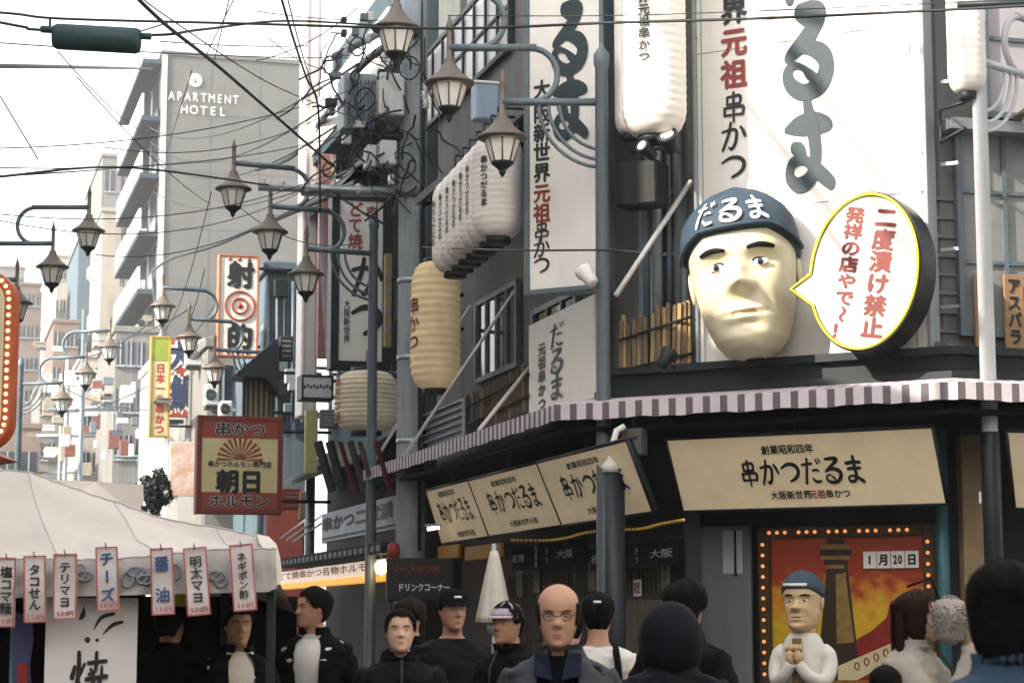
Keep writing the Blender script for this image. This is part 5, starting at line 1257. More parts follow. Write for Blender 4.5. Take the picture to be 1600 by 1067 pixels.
# black arm top right
m = MB(); a, b2 = P(1496, 8, 16.4), P(1720, 2, 16.4); m.tube([a, b2], .032, 8); tag(m.build('black_beam', DARKM, loc=a), 'black round beam across the top right corner', 'beam')
# ================================================================ tent stall at the lower left
TY = 10.6
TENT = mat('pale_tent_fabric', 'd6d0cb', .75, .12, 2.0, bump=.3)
tw = Fr(P(100, 900, TY), V((1, .06, 0)))
tent = thing('stall_canopy', 'pale grey pitched fabric canopy of a street stall hung with paper price slips', 'canopy', (P(100, 967, TY).x, TY + 1, 0))
tk = TY / F
# roof: front eave to a ridge further back, rounded right hip
eave = [(-160, 878), (40, 876), (150, 872), (260, 866), (360, 860), (432, 856)]
ridge = [(-160, 726, 2.0), (0, 733, 2.0), (90, 752, 1.8), (190, 785, 1.5), (300, 818, 1.1), (400, 836, .6)]
m = MB(); E_ = [P(x, y, TY) for x, y in eave]; R_ = [P(x, y, TY + d * .55) for x, y, d in ridge]
rows = []
for j in range(15):
    k_ = j / 14; rows.append([a.lerp(b, k_) - UP * (.05 * sin(pi * k_)) for i, (a, b) in enumerate(zip(E_, R_))])
rows = [catmull([tuple(p) for p in r], 9) for r in rows]; n_ = len(rows[0])
rows = [[(x, y - .004 * sin(7 * i * .31 + 3 * j), z + .004 * sin(i * .9 + 2.2 * sin(j * .5)) * min(1, j / 5) * (1 - j / 20) + .003 * sin(i * 2.3 + j * 1.1) + .008 * sin(j * .8 + i * .23) - .012 * sin(pi * ((i % 13) / 13)) * min(1, j / 4) ) for i, (x, y, z) in enumerate(r)] for j, r in enumerate(rows)]
back = []
for j in range(1, 7):
    k_ = j / 6; back.append([(V(p) + V((0, 2.2 * k_, -.42 * k_))) for p in rows[-1]])
allr = rows + back
m.add([p for r in allr for p in r], [[j * n_ + i, j * n_ + i + 1, (j + 1) * n_ + i + 1, (j + 1) * n_ + i] for j in range(len(allr) - 1) for i in range(n_ - 1)], 0, True)
m.build('roof_sheet', TENT, tent)
m = MB()
for i in (0, 13, 26, 39): m.tube([V(r[i]) + UP * .002 for r in rows], .0028, 5)
m.tube([V(p) + UP * .003 for p in rows[0]], .005, 6); m.tube([V(p) + UP * .003 for p in rows[-1]], .004, 6); m.build('seam', mat('seam_grey', 'c9c5c8', .8, .1, 5), tent)
# front valance with rounded right end
m = MB(); top_ = [V(p) for p in rows[0]]; xs = []
for i, p in enumerate(top_):
    fr_ = i / (n_ - 1); px = -160 + 592 * fr_; bot = P(px, 938 - 14 * fr_ if px < 428 else 918, TY - .02)
    xs.append([p, p.lerp(bot, .33) + V((0, -.02 + .012 * sin(i * 2.1), 0)), p.lerp(bot, .66) + V((0, .012 * sin(i * 1.7), 0)), bot + V((0, .02 * sin(i * 1.3), 0))])
m.add([q for c_ in xs for q in c_], [[i * 4 + j, i * 4 + j + 1, (i + 1) * 4 + j + 1, (i + 1) * 4 + j] for i in range(n_ - 1) for j in range(3)], 0, True)
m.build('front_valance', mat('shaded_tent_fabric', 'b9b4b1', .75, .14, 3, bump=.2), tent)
m = MB(); hip = [(402, 834), (420, 838), (432, 850), (438, 872), (441, 900), (438, 912)]; Lh = [P(x, y, TY + .15 * (1 - i / 5)) for i, (x, y) in enumerate(hip)]; Lb = [q + V((q.x / q.y * 2.3 - .05, 2.3, -.12)) for q in Lh]
Lh2 = [P(400, 836, TY + .33), P(404, 846, TY), P(412, 858, TY), P(424, 876, TY), P(430, 900, TY), P(432, 914, TY)]
m.add(Lh2 + Lh + Lb, [[i, i + 1, 6 + i + 1, 6 + i] for i in range(5)] + [[6 + i, 6 + i + 1, 12 + i + 1, 12 + i] for i in range(5)], 0, True); m.build('side_sheet', TENT, tent)
m = MB(); text(m, 'おおさか', Fr(P(185, 893, TY - .05), tw.r), 0, 0, 18 * tk, 30 * tk, False, .03, w=.01, gap=1.3) if False else None
for i, px in enumerate((126, 132, 200, 212, 222, 228, 274, 338, 345)):
    f = Fr(P(px, 893, TY - .035), tw.r); m.tube([f.pt(.028 * cos(g) * (1 + .5 * (i % 2)), -.02 * (i % 3) + .04 * sin(g) * (1 - .4 * (i % 2)), 0) for g in [2 * pi * q / 9 for q in range(9)]],   .007, 5, closed=True)
m.build('faded_print', mat('faded_blue_print', '8f97a3', .8, .2, 5), tent)
for px, Y, yb in ((424, TY + .1, 915), (352, TY + 1.7, 930), (-60, TY + .1, 930)):
    p = P(px, 925, Y); m = MB(); m.box((p.x, p.y, p.z / 2), (.045, .045, p.z), bev=.004); m.build('post', DARKM, tent)
m = MB(); m.tube([P(-160, 930, TY + .08), P(426, 916, TY + .08)], .018, 6); m.build('rail', DARKM, tent)
# second canopy behind, at the far left
t2 = thing('stall_canopy', 'second pale canopy peak just showing behind the nearer one at the left edge', 'canopy', (P(0, 967, 13.5).x, 13.5, 0)); m = MB()
q0, q1, q2 = P(-120, 700, 14), P(20, 734, 13.2), P(230, 770, 13.4)
m.add([P(-140, 725, 13), q0, P(2, 732, 13.3), P(52, 746, 13.2), P(-60, 765, 12.9)], [[0, 1, 2, 3, 4]]); 
m.add([P(50, 748, 13.5), P(150, 752, 14), P(224, 757, 14), P(224, 815, 14), P(50, 815, 13.5)], [[0, 1, 2, 3, 4]]); m.build('roof_sheet', TENT, t2)
for px in (-100, 226): p = P(px, 790, 14.02); m = MB(); m.box((p.x, p.y, p.z / 2), (.04, .04, p.z)); m.build('post', DARKM, t2)
# price slips
slips = [(10, 925, 28, 106, 0, '塩コマ麺', INK, 'price slip cut by the left picture edge, four black characters'), (55, 920, 34, 102, 2, 'タコせん', INK, 'price slip with four black characters, second from the left edge'),
         (102, 916, 36, 100, 1, 'テリマヨ', INK, 'price slip with black katakana hanging left of the white banner top'), (168, 904, 34, 98, 3, 'チーズ', BLUEINK, 'price slip with faint blue katakana above the white banner'),
         (254, 908, 35, 102, 3, '醤油', BLUEINK, 'price slip with two blue characters and a wide gap between them'), (308, 908, 36, 104, 5, '明太マヨ', TEALINK, 'tilted price slip second from the tent corner post'), (380, 902, 36, 102, 5, 'ネギポン酢', INK, 'tilted price slip nearest the tent corner post')]
for px, py, wpx, hpx, tl, s, ink, lab in slips:
    f = Fr(P(px, py, TY - .10), tw.r).sub(0, 0, 0, math.radians(tl)); W, H = wpx * tk, hpx * tk
    t = thing('price_slip', lab, 'price slip', f.pt(0, -H / 2), 'paper price slips along the canopy')
    m = MB(); N = 6; vs = []
    for i in range(N + 1):
        v_ = -H / 2 + H * i / N; w_ = .010 * sin(i * .9 + px)
        vs += [f.pt(-W / 2, v_, w_), f.pt(W / 2, v_, w_ + .004)]
    m.add(vs, [[2 * i, 2 * i + 1, 2 * i + 3, 2 * i + 2] for i in range(N)], 0, True); m.build('sheet', mat('slip_paper', 'dcd6d8', .8, .06, 4), t)
    m = MB(); b_ = 2.2 * tk
    for sx in (-1, 1): m.box((sx * (W / 2 - b_ / 2), 0, .013), (b_, H, .004), f)
    for sy in (-1, 1): m.box((0, sy * (H / 2 - b_ / 2), .013), (W - 2 * b_, b_, .004), f)
    m.build('red_border', mat('slip_red', 'b8605a', .7, .2, 6), t)
    m = MB(); n_s = len(s); ch = min(.70 * H / n_s, 24 * tk); text(m, s, f, 0, H * .03, min(23 * tk, ch * 1.05), ch, True, .03, w=.016, gap=1.0 if n_s > 3 else (1.2 if n_s == 3 else 2.0)); m.build('lettering', ink, t)
    m = MB(); text(m, '500円', f, 0, -H / 2 + 9 * tk, 8.5 * tk, 10 * tk, False, .03, w=.016, gap=.75); m.build('price_lettering', mat('slip_red', 'b8605a'), t)
    m = MB(); m.tube([f.pt(0, H / 2 - .01, .012), f.pt(0, H / 2 + .02, .05)], .004, 4); m.build('pin', ALU, t)
# white banner with brush character
f = Fr(P(140, 1100, TY + .12), tw.r); t = thing('stall_banner', 'white hanging banner with a big black brush character under the canopy', 'banner', f.pt(0, -.5)); W, H = 142 * tk, .98
m = MB(); m.box((0, -.5 + (1100 - 1100) * tk + .53, 0), (W, 1.03, .01), f); m.build('cloth', mat('banner_white', 'efebec', .8, .06, 3), t)
m = MB(); u = lambda px, py: ((px - 140) * tk, (1100 - py) * tk)
brush(m, f, '焼', *u(137, 1058), 62 * tk, 78 * tk, w=.008, fat=1.15)
def stroke(pts):
    k_ = 0; L = catmull([(u(a, b)[0], u(a, b)[1], c * tk) for a, b, c in pts], 6)
    for i, (x, y, r_) in enumerate(L):
        m.add([f.pt(x + r_ * cos(g), y + r_ * sin(g), .008 + i * .0001) for g in [2 * pi * q / 10 for q in range(10)]], [list(range(10))])
        if i:
            x0, y0, r0 = L[i - 1]; d = V((x - x0, y - y0)).normalized(); n2 = V((-d.y, d.x)); m.add([f.pt(x0 + n2.x * r0, y0 + n2.y * r0, .0081), f.pt(x0 - n2.x * r0, y0 - n2.y * r0, .0081), f.pt(x - n2.x * r_, y - n2.y * r_, .0081), f.pt(x + n2.x * r_, y + n2.y * r_, .0081)], [[0, 1, 2, 3]])
stroke([(144, 984, .8), (155, 966, 3), (174, 960, 2.5)]); stroke([(158, 992, .8), (172, 978, 3), (187, 973, 2.5)]); stroke([(134, 1000, 4.2), (134.5, 1001, 4.2)]); stroke([(149, 1001, 2.8), (149.5, 1001, 2.8)]); stroke([(128, 950, 1), (126, 962, 4), (122, 968, 2)])
m.build('lettering', INK, t); m = MB(); m.tube([f.pt(-W / 2 - .03, .56, 0), f.pt(W / 2 + .03, .56, 0)], .01, 6); m.tube([f.pt(-W / 2 + .05, .56, 0), f.pt(-W / 2 + .05, .66, .02)], .004, 4); m.tube([f.pt(W / 2 - .05, .56, 0), f.pt(W / 2 - .05, .66, .02)], .004, 4); m.build('rod', DARKM, t)
# small blue banner on a pole at the left
f = Fr(P(32, 1030, TY + .3), tw.r); t = thing('flag_banner', 'narrow blue violet flag with a red block on a teal pole beside the white banner', 'banner', f.pt(0, -1.2)); m = MB(); vs = []
for i in range(8): vs += [f.pt(-12 * tk, .25 - i * .12, .02 * sin(i)), f.pt(18 * tk + .01 * sin(i * 2), .22 - i * .12, .03 * sin(i + 1))]
m.add(vs, [[2 * i, 2 * i + 1, 2 * i + 3, 2 * i + 2] for i in range(7)], 0, True); m.build('cloth', mat('violet_blue_cloth', '6c6d9c', .8, .2, 5), t); m = MB(); m.box((6 * tk, -.12, .045), (16 * tk, .2, .006), f); m.build('red_patch', mat('flag_red', 'b04848', .8, .2, 5), t); m = MB(); m.tube([f.pt(-14 * tk, .4, 0), f.pt(-14 * tk, -f.o.z, 0)], .010, 6); m.build('pole', mat('teal_pole', '4a8c94', .4, .2, 5), t)
# counter with boxes under the canopy
t = thing('stall_counter', 'dark stall counter under the canopy behind the white banner', 'counter', (P(180, 967, TY + .9).x, TY + .9, 0)); m = MB(); p = P(210, 967, TY + .8); m.box((p.x, p.y, .5), (1.9, .6, 1.0), bev=.01); m.build('body', DARKM, t); m = MB(); m.box((p.x, p.y - .02, 1.03), (2.0, .7, .05), bev=.01); m.build('top', ALU, t)
f = Fr(P(165, 950, TY + 2.4), tw.r); m = MB(); m.box((.1, -.80, 0), (2.2, 1.75, .05), f); tag(m.build('dark_backdrop', NIGHT, loc=f.pt(.1, -1.67)), 'black sheet added behind the counter for the darkness inside the stall', 'curtain')  # black sheet stands in for the unlit inside of the stall
f = Fr(P(282, 932, TY + 1.2), tw.r); m = MB(); m.box((0, 0, 0), (.09, .11, .02), f, bev=.004); tag(m.build('menu_card', mat('yellow_green_card', '9aa02c', .6, .2, 4), loc=f.o), 'small yellow green card hanging between two price slips', 'card')
# closed white parasol
p = P(772, 967, 17.5); t = thing('closed_parasol', 'closed cream parasol standing upright below the cream logo boards', 'parasol', (p.x, p.y, 0)); zt = P(772, 860, 17.5).z; zb = P(772, 972, 17.5).z; n_ = 24
rings = []
for i in range(11):
    k_ = i / 10; r_ = .03 + .105 * (k_ ** .8); rings.append([V((p.x, p.y, zt + (zb - zt) * k_)) + V((cos(g), sin(g), 0)) * r_ * (1 + .22 * k_ * cos(8 * g)) for g in [2 * pi * q / n_ for q in range(n_)]])
m = MB(); m.loft(rings[::-1]); m.build('canopy', mat('parasol_cloth', 'd8cfc4', .8, .12, 4), t); m = MB(); m.lathe([(.02, 0), (.02, zt + .06)], p - UP * p.z, n=8); m.build('pole', ALU, t); m = MB(); m.lathe([(.26, 0), (.26, .06), (.05, .1), (.04, .3)], p - UP * p.z, n=18); m.build('base', DARKM, t)
m = MB(); m.lathe([(.045, zb - .10), (.06, zb - .05), (.05, zb), (.02, zb + .02)], p - UP * p.z, n=12); m.build('tie', ALU, t)
# menu stand by the neighbour entrance
f = Fr(P(656, 905, 23.5), dR); k = 23.5 / F; t = thing('menu_stand', 'dark hanging menu board with red and white writing behind the people', 'sign', f.pt(0, -1.1)); m = MB(); m.box((0, 0, 0), (106 * k, 66 * k, .08), f, bev=.01); m.build('board', mat('black_brown_board', '1f1a18', .5, .3, 5), t)
m = MB(); text(m, 'ソースかつ丼', f, -8 * k, 16 * k, 13 * k, 13 * k, False, .03, w=.05); m.build('red_lettering', REDINK, t); m = MB(); text(m, 'ドリンクコーナー', f, 5 * k, -12 * k, 10.5 * k, 13 * k, False, .03, w=.05); m.build('lettering', SIGNW, t)
for sx in (-1, 1): m = MB(); m.tube([f.pt(sx * 46 * k, -33 * k, 0), f.pt(sx * 46 * k, -f.o.z, 0)], .02, 6); m.build('leg', DARKM, t)
# bright globe lamp beside the lamp pole and a tube light under the soffit
p = P(596, 886, 26.5); t = thing('globe_lamp', 'small glowing globe lamp right of the slim lamp pole', 'lamp', p); m = MB(); m.lathe([(.01, -.09)] + [(.09 * sin(pi * i / 8), -.09 * cos(pi * i / 8)) for i in range(1, 8)] + [(.01, .09)], p, n=14); m.build('globe', mat('warm_globe', 'ffd9a0', .4, 0, emit=5), t); m = MB(); m.tube([p + UP * .08, p + UP * .35], .012, 6); m.build('cord', CABLE, t)
p = P(677, 825, 24.5); t = thing('tube_light', 'short glowing tube light under the awning near the utility pole', 'lamp', p); m = MB(); m.tube([p - V((.07, 0, .012)), p + V((.07, 0, .012))], .018, 8); m.build('tube', mat('warm_tube', 'fff0c8', .4, 0, emit=4), t); m = MB(); m.box(p + UP * .035, (.2, .05, .03)); m.build('fitting', ALU, t)
p = P(615, 862, 25.2); m = MB(); m.lathe([(.02, -.12), (.07, -.09), (.08, 0), (.07, .09), (.02, .12)], p, n=14); m.tube([p + UP * .1, p + UP * .4], .006, 5); tag(m.build('red_lantern', mat('small_lantern_red', '8e2420', .6, .2, 5), loc=p), 'tiny red lantern hanging beside the utility pole foot', 'lantern')
# ================================================================ people
SKIN = mat('skin', 'a87c64', .55, .10, 6); SKINP = mat('pale_skin', 'c9a08a', .55, .08, 6); SKIND = mat('tan_skin', 'b88e76', .5, .12, 6)
HAIR = mat('black_hair', '0d0b0a', .8, .4, 30, streak=True); HAIRB = mat('dark_brown_hair', '281b15', .75, .4, 30, streak=True); GREYH = mat('grey_black_hair', '1f1d1c', .8, .4, 30)
LIP = mat('lip_pink', '96584e', .5, .1, 8)
BLK = mat('black_cloth', '0b0c0e', .9, .35, 7, bump=.3); NVY = mat('navy_puffer', '10151f', .75, .4, 6, bump=.3); TWHITE = mat('white_tee', 'd4d0cd', .85, .10, 5, bump=.2); GREYC = mat('grey_coat_cloth', 'a39c95', .9, .25, 7, bump=.3); BLUEJ = mat('slate_blue_jacket', '1d2733', .7, .3, 6, bump=.3); DGRN = mat('dark_green_knit', '141c1c', .9, .3, 9, bump=.3)
TROU = mat('dark_trousers', '15161a', .85, .3, 6); SHOE = mat('dark_shoe', '0f0f10', .5, .3, 6)
def person(label, px, ptop, Y, face_deg, coat, hair='short', hairm=HAIR, skin=SKIN, female=False, arms='down', open_shirt=None, collar=True, bald=False, puff=0.0, hood=False, cap=None, group=None, head_turn=0, width=1.0, strap=None, face_parts=True, nod=0.0, hair_len=1.35):
    top = P(px, ptop, Y); H = top.z / 1.012; base = V((top.x, top.y, 0)); hh = H / 7.4
    r_ = math.radians(face_deg); Rz = Matrix.Rotation(r_, 3, 'Z'); Rh = Matrix.Rotation(math.radians(head_turn), 3, 'Z') @ Matrix.Rotation(nod, 3, 'X')
    t = thing('person', label, 'person', base, group)
    wl = width * (.93 if female else 1.0)
    L = lambda q: base + Rz @ V(q)
    hb = V((0, -.014 * H, H - hh * 1.04)); hh *= 1.04
    TH = lambda p: L(hb + Rh @ (V((p.x, p.y, p.z)) * hh))
    def ring(z, a, b, yo=0, n=24, puffs=0, ph=0, top_=L): return [top_((a * H * wl * (abs(cos(g)) ** .85) * (1 if cos(g) > 0 else -1), b * H * (abs(sin(g)) ** .9) * (1 if sin(g) > 0 else -1) + yo * H, z * H)) for g in [2 * pi * q / n for q in range(n)]]
    TOR = [(.47, .085, .062, 0), (.53, .098, .070, 0), (.58, .092, .066, 0), (.63, .082, .060, 0), (.70, .094, .068, -.002), (.755, .106, .072, -.002), (.795, .108, .060, .002), (.818, .085, .048, .006), (.832, .050, .040, .006), (.845, .036, .036, .004), (.865, .033, .035, -.002), (.895, .031, .034, -.006)]
    # one continuous body
    m = MB(); m.loft([ring(*q) for q in TOR]); head_mesh(m, TH, 40, 40, 1.0)
    ARM = {'down': lambda s: [(s * .100, .005, .797), (s * .128, .012, .70), (s * .138, .015, .635), (s * .140, -.02, .56), (s * .138, -.05, .49)],
           'pocket': lambda s: [(s * .100, .005, .797), (s * .135, .02, .70), (s * .150, .03, .64), (s * .125, -.02, .575), (s * .09, -.06, .53)],
           'phone': lambda s: [(s * .100, .005, .797), (s * .125, -.06, .72), (s * .13, -.11, .66), (s * .09, -.17, .76), (s * .05, -.19, .86)],
           'chest': lambda s: [(s * .100, .005, .797), (s * .145, .0, .70), (s * .15, -.02, .63), (s * .09, -.10, .65), (s * .03, -.125, .68)]}[arms]
    for s in (-1, 1):
        A = [L(V(q) * H) for q in ARM(s)]; m.tube(A, [.030 * H, .026 * H, .022 * H, .018 * H, .0145 * H], 12)
        d = (A[-1] - A[-2]).normalized(); side = d.cross(Rz @ V((0, 1, 0))).normalized(); nrm = side.cross(d).normalized(); wv = A[-1]; hl = .105 * H
        pal = wv + d * hl * .28; m.loft([[wv + d * hl * kk + side * (.022 * H * ww * cos(g)) + nrm * (.011 * H * sin(g)) for g in [2 * pi * q / 10 for q in range(10)]] for kk, ww in ((0, .65), (.15, .9), (.35, 1.1), (.5, 1.05))])
        for i, (o_, ln) in enumerate(((-.75, .40), (-.25, .48), (.25, .45), (.75, .36))):
            b0 = wv + d * hl * .46 + side * (.022 * H * o_); L3 = [b0, b0 + d * hl * ln * .45 - nrm * s * .004 * H, b0 + (d * .8 - nrm * .5).normalized() * hl * ln * .8, b0 + (d * .55 - nrm * .8).normalized() * hl * ln * .98]
            m.tube(L3, [.0052 * H, .005 * H, .0045 * H, .0035 * H], 7)
        b0 = wv + d * hl * .12 + side * (.018 * H * s); m.tube([b0, b0 + (d * .6 + side * s * .6) * hl * .25, b0 + (d * .9 + side * s * .45 - nrm * .3) * hl * .45], [.0062 * H, .0058 * H, .004 * H], 7)
        for q0, q1, q2 in (((s * .048, 0, .50), (s * .052, -.006, .275), (s * .052, .012, .045)),): m.tube([L(V(q0) * H), L(V(((q0[0] + q1[0]) / 2, 0, .385)) * H), L(V(q1) * H), L(V((s * .052, .008, .19)) * H), L(V(q2) * H)], [.050 * H, .043 * H, .032 * H, .031 * H, .021 * H], 12)
        m.tube([L(V((s * .052, .035, .025)) * H), L(V((s * .054, -.02, .022)) * H), L(V((s * .058, -.09, .015)) * H)], [.022 * H, .022 * H, .013 * H], 10)
    m.build('body', skin, t, remesh=.0075 * H / 1.7)
    if face_parts: face_bits(TH, t, mat('eye_sclera', '8f8a80', .4, 0), IRIS, hairm, LIP, .008, 0, .62)
    # trousers and shoes
    m = MB(); m.loft([ring(z, a + .006, b + .006, yo) for z, a, b, yo in TOR[:4]])
    for s in (-1, 1): m.tube([L(V((s * .048, 0, .51)) * H), L(V((s * .05, 0, .40)) * H), L(V((s * .052, -.004, .275)) * H), L(V((s * .052, .008, .16)) * H), L(V((s * .052, .012, .05)) * H)], [.060 * H, .053 * H, .042 * H, .040 * H, .036 * H], 14)
    m.build('trousers', TROU, t)
    for s in (-1, 1): m = MB(); m.tube([L(V((s * .052, .045, .024)) * H), L(V((s * .052, .02, .030)) * H), L(V((s * .055, -.05, .024)) * H), L(V((s * .058, -.105, .016)) * H)], [.020 * H, .027 * H, .027 * H, .014 * H], 12); m.build('shoe', SHOE, t)
    # coat
    th = .014 + puff * .010; n = 40; rg = []; gap = []
    prof = [(.44, .108, .080, 0), (.50, .112, .083, 0), (.56, .108, .080, 0), (.62, .104, .076, 0), (.68, .106, .078, -.002), (.74, .114, .082, -.002), (.78, .119, .076, .002), (.805, .110, .064, .005), (.822, .084, .052, .008), (.836, .058, .046, .006)]
    if collar: prof += [(.850, .050, .048, .002), (.866, .047, .049, -.004)]
    zz = []
    for i in range(len(prof) - 1):
        for j in range(5): k_ = j / 5; zz.append(tuple(prof[i][q] + (prof[i + 1][q] - prof[i][q]) * k_ for q in range(4)))
    zz.append(prof[-1]); rs = random.Random(int(px)); p1, p2 = rs.uniform(0, 6), rs.uniform(0, 6)
    vs = []
    for i, (z, a, b, yo) in enumerate(zz):
        row = []
        for q in range(n):
            g = 2 * pi * q / n - pi / 2       # starts at the front (-y)
            fold = .006 * sin(5 * g + p1 + z * 31) + .005 * sin(8 * g - z * 70 + p2) + .004 * sin(z * 150 + 3 * g + 2 * sin(4 * g))
            if puff: fold += puff * .006 * abs(sin(z * 70)) 
            ww = th * (1 if z < .83 else .6) + fold * (1 if z < .835 else .3)
            row.append(L(((a + ww * .6) * H * wl * (abs(cos(g)) ** .85) * (1 if cos(g) > 0 else -1), ((b + ww * .6) * (abs(sin(g)) ** .9) * (1 if sin(g) > 0 else -1) + yo) * H, z * H)))
        vs += row
    fs = []
    for i in range(len(zz) - 1):
        z = zz[i][0]
        for q in range(n):
            a_ = min(q + .5, n - q - .5) / n * 2 * pi
            if open_shirt and a_ < .42 - (z - .5) * .35: continue
            if not open_shirt and collar and z > .845 and a_ < (z - .845) * 22: continue
            fs.append([i * n + q, i * n + (q + 1) % n, (i + 1) * n + (q + 1) % n, (i + 1) * n + q])
    m = MB(); m.add(vs, fs, 0, True)
    if not open_shirt: m.add([vs[0] * .5 + vs[n // 2] * .5] + vs[:n], [[0, q + 1, (q + 1) % n + 1] for q in range(n)], 0)
    for s in (-1, 1):
        A = [V(q) * H for q in ARM(s)]; A[0] = A[0] + V((-s * .012 * H, 0, .004 * H)); C = catmull([tuple(q) for q in A], 7); C = C[:-2]
        rr_ = [(.042 + .012 * puff - .016 * (i / len(C)) + .0032 * sin(i * 2.2 + p1) + .0022 * sin(i * 3.7)) * H + (puff * .005 * H * abs(sin(i * .9))) for i in range(len(C))]
        rr_[0] *= .8; m.tube([L(q) for q in C], rr_, 16)
    if not open_shirt and abs(face_deg) < 100 and collar:
        zf = [(.46, .092), (.56, .090), (.66, .088), (.74, .094), (.79, .088), (.822, .064), (.842, .056)]
        mz = MB(); mz.tube([L((.003 * H, -(d + .016 + puff * .012) * H, z * H)) for z, d in zf], .0035 * H, 6); mz.build('zip', DARKM, t)
    if collar and not hood:
        mz = MB(); mz.tube([L(((.050 + .006 * cos(2 * g)) * H * wl * sin(g), (-.050 * cos(g) + .002) * H, (.846 + .014 * (1 - cos(g)) * .5) * H)) for g in [.35 + (2 * pi - .7) * q / 20 for q in range(21)]], [.010 * H] * 21, 8); mz.build('collar', coat, t)
    coat_o = m.build('hooded_coat' if hood else 'jacket', coat, t)
    if open_shirt:
        m = MB(); m.loft([ring(z, a + .012, b + .010, yo, 24) for z, a, b, yo in [(.46, .088, .064, 0)] + TOR[1:9] + [(.842, .044, .044, .003)]]); m.build('shirt', open_shirt, t)
    if strap:
        for s in (-1, 1):
            m = MB(); Q = []
            for z, x, y in ((.60, .075, .105), (.68, .072, .108), (.75, .068, .106), (.80, .062, .088), (.832, .056, .045), (.838, .055, .01), (.825, .056, -.045), (.78, .062, -.088)): Q.append(L((s * x * H, y * H, z * H)))
            m.tube([V(q) for q in catmull([tuple(q) for q in Q], 5)], .011 * H, 6); m.build('strap', strap, t)
    if bald:   # spectacles and a checked blue collar
        mg_ = MB()
        for s in (-1, 1): mg_.tube([TH(V((s * .135 + .085 * cos(g), hpos(.52, s * .42).y - .045, .515 + .062 * sin(g)))) for g in [2 * pi * q / 16 for q in range(16)]], .0018, 5, closed=True); mg_.tube([TH(V((s * .22, hpos(.52, s * .42).y - .045, .53))), TH(V((s * .335, .02, .54)))], .0018, 5)
        mg_.tube([TH(V((-.05, -.405, .53))), TH(V((.05, -.405, .53)))], .0018, 5); mg_.build('spectacles', DARKM, t)
        for s in (-1, 1):
            mg_ = MB(); mg_.hexa([L((s * .010 * H, -.082 * H, .79 * H)), L((s * .052 * H, -.075 * H, .80 * H)), L((s * .050 * H, -.035 * H, .845 * H)), L((s * .020 * H, -.056 * H, .842 * H))], [L((s * .010 * H, -.090 * H, .79 * H)), L((s * .052 * H, -.083 * H, .80 * H)), L((s * .052 * H, -.043 * H, .847 * H)), L((s * .020 * H, -.062 * H, .844 * H))]); mg_.build('shirt_collar', mat('checked_blue', '1a2433', .85, .45, 60), t)
    # hair, hood, cap
    if hood:
        m = MB(); rg = []
        for k_, w_ in ((0, .44), (.12, .52), (.28, .57), (.45, .58), (.6, .56), (.72, .51), (.82, .43), (.9, .33), (.95, .23), (.985, .12), (1, .01)):
            rg.append([TH(V(((w_ + .016 * sin(q * 1.9 + k_ * 9) * (w_ > .2)) * cos(g), .05 + (w_ * 1.1 + .014 * sin(q * 2.3 + k_ * 14) * (w_ > .2)) * sin(g), -.16 + 1.26 * k_))) for q, g in enumerate([2 * pi * q / 26 for q in range(26)])])
        m.loft(rg); m.build('hood', coat, coat_o)
    if bald:
        mg = lambda t_, a: min(.72 - t_, (a - 1.05) * .35, t_ - .34 + .10 * (a > 1.9))
        m = MB(); shell(m, TH, mg, .035, 44, 36, .004, 3); m.build('hair', hairm, t)
    elif hair != 'none' and not hood:
        hl_ = {'short': lambda a: .80 - .30 * max(0, min(1, (a - .75) / .6)) - .34 * max(0, min(1, (a - 1.7) / .8)),
               'curly': lambda a: .74 - .26 * max(0, min(1, (a - .7) / .6)) - .36 * max(0, min(1, (a - 1.6) / .8)),
               'bun': lambda a: .83 - .34 * max(0, min(1, (a - .6) / .7)) - .30 * max(0, min(1, (a - 1.7) / .8)),
               'long': lambda a: .82 - .9 * max(0, min(1, (a - .55) / .6))}[hair]
        m = MB(); shell(m, TH, lambda t_, a: t_ - hl_(a), {'short': .055, 'curly': .11, 'bun': .045, 'long': .065}[hair], 44, 36, {'short': .010, 'curly': .022, 'bun': .005, 'long': .008}[hair], int(px))
        rs2 = random.Random(int(px) + 5)
        for _ in range(260):
            a0 = rs2.uniform(-pi, pi); h0 = hl_(abs(a0)); tk_ = {'short': .06, 'curly': .12, 'bun': .05, 'long': .072}[hair]; t0 = rs2.uniform(.8, .99); t1 = max(h0 - .03, t0 - rs2.uniform(.15, .5)); da = rs2.uniform(-.25, .25); wd = rs2.uniform(.006, .016); q_ = []
            for j in range(6):
                kk = j / 5; tt = t0 + (t1 - t0) * kk; o_ = tk_ * (1 - .5 * max(0, (h0 + .08 - tt) / .1) if tt < h0 + .08 else 1) + .006 * sin(6 * kk + a0 * 9)
                for e in (-wd, wd): q_.append(TH(hpos(max(.02, tt), a0 + da * kk + e * 1.6, o_, 0)))
            m.add(q_, [[2 * j, 2 * j + 1, 2 * j + 3, 2 * j + 2] for j in range(5)], 0, True)
        if hair == 'long':
            for _ in range(160):
                g = rs2.uniform(-.4, pi + .4); q_ = []; r1 = rs2.uniform(.98, 1.08); wd = rs2.uniform(.01, .025); sw = rs2.uniform(-.06, .06)
                for j in range(8):
                    kk = j / 7; z = .75 - (hair_len + rs2.uniform(0, .02)) * kk
                    for e in (-wd, wd): q_.append(TH(V((.41 * r1 * cos(g + e + sw * kk), (.20 + .31 * sin(g) * (1 if sin(g) > 0 else .25)) * r1, z))))
                m.add(q_, [[2 * j, 2 * j + 1, 2 * j + 3, 2 * j + 2] for j in range(7)], 0, True)
            rg = []
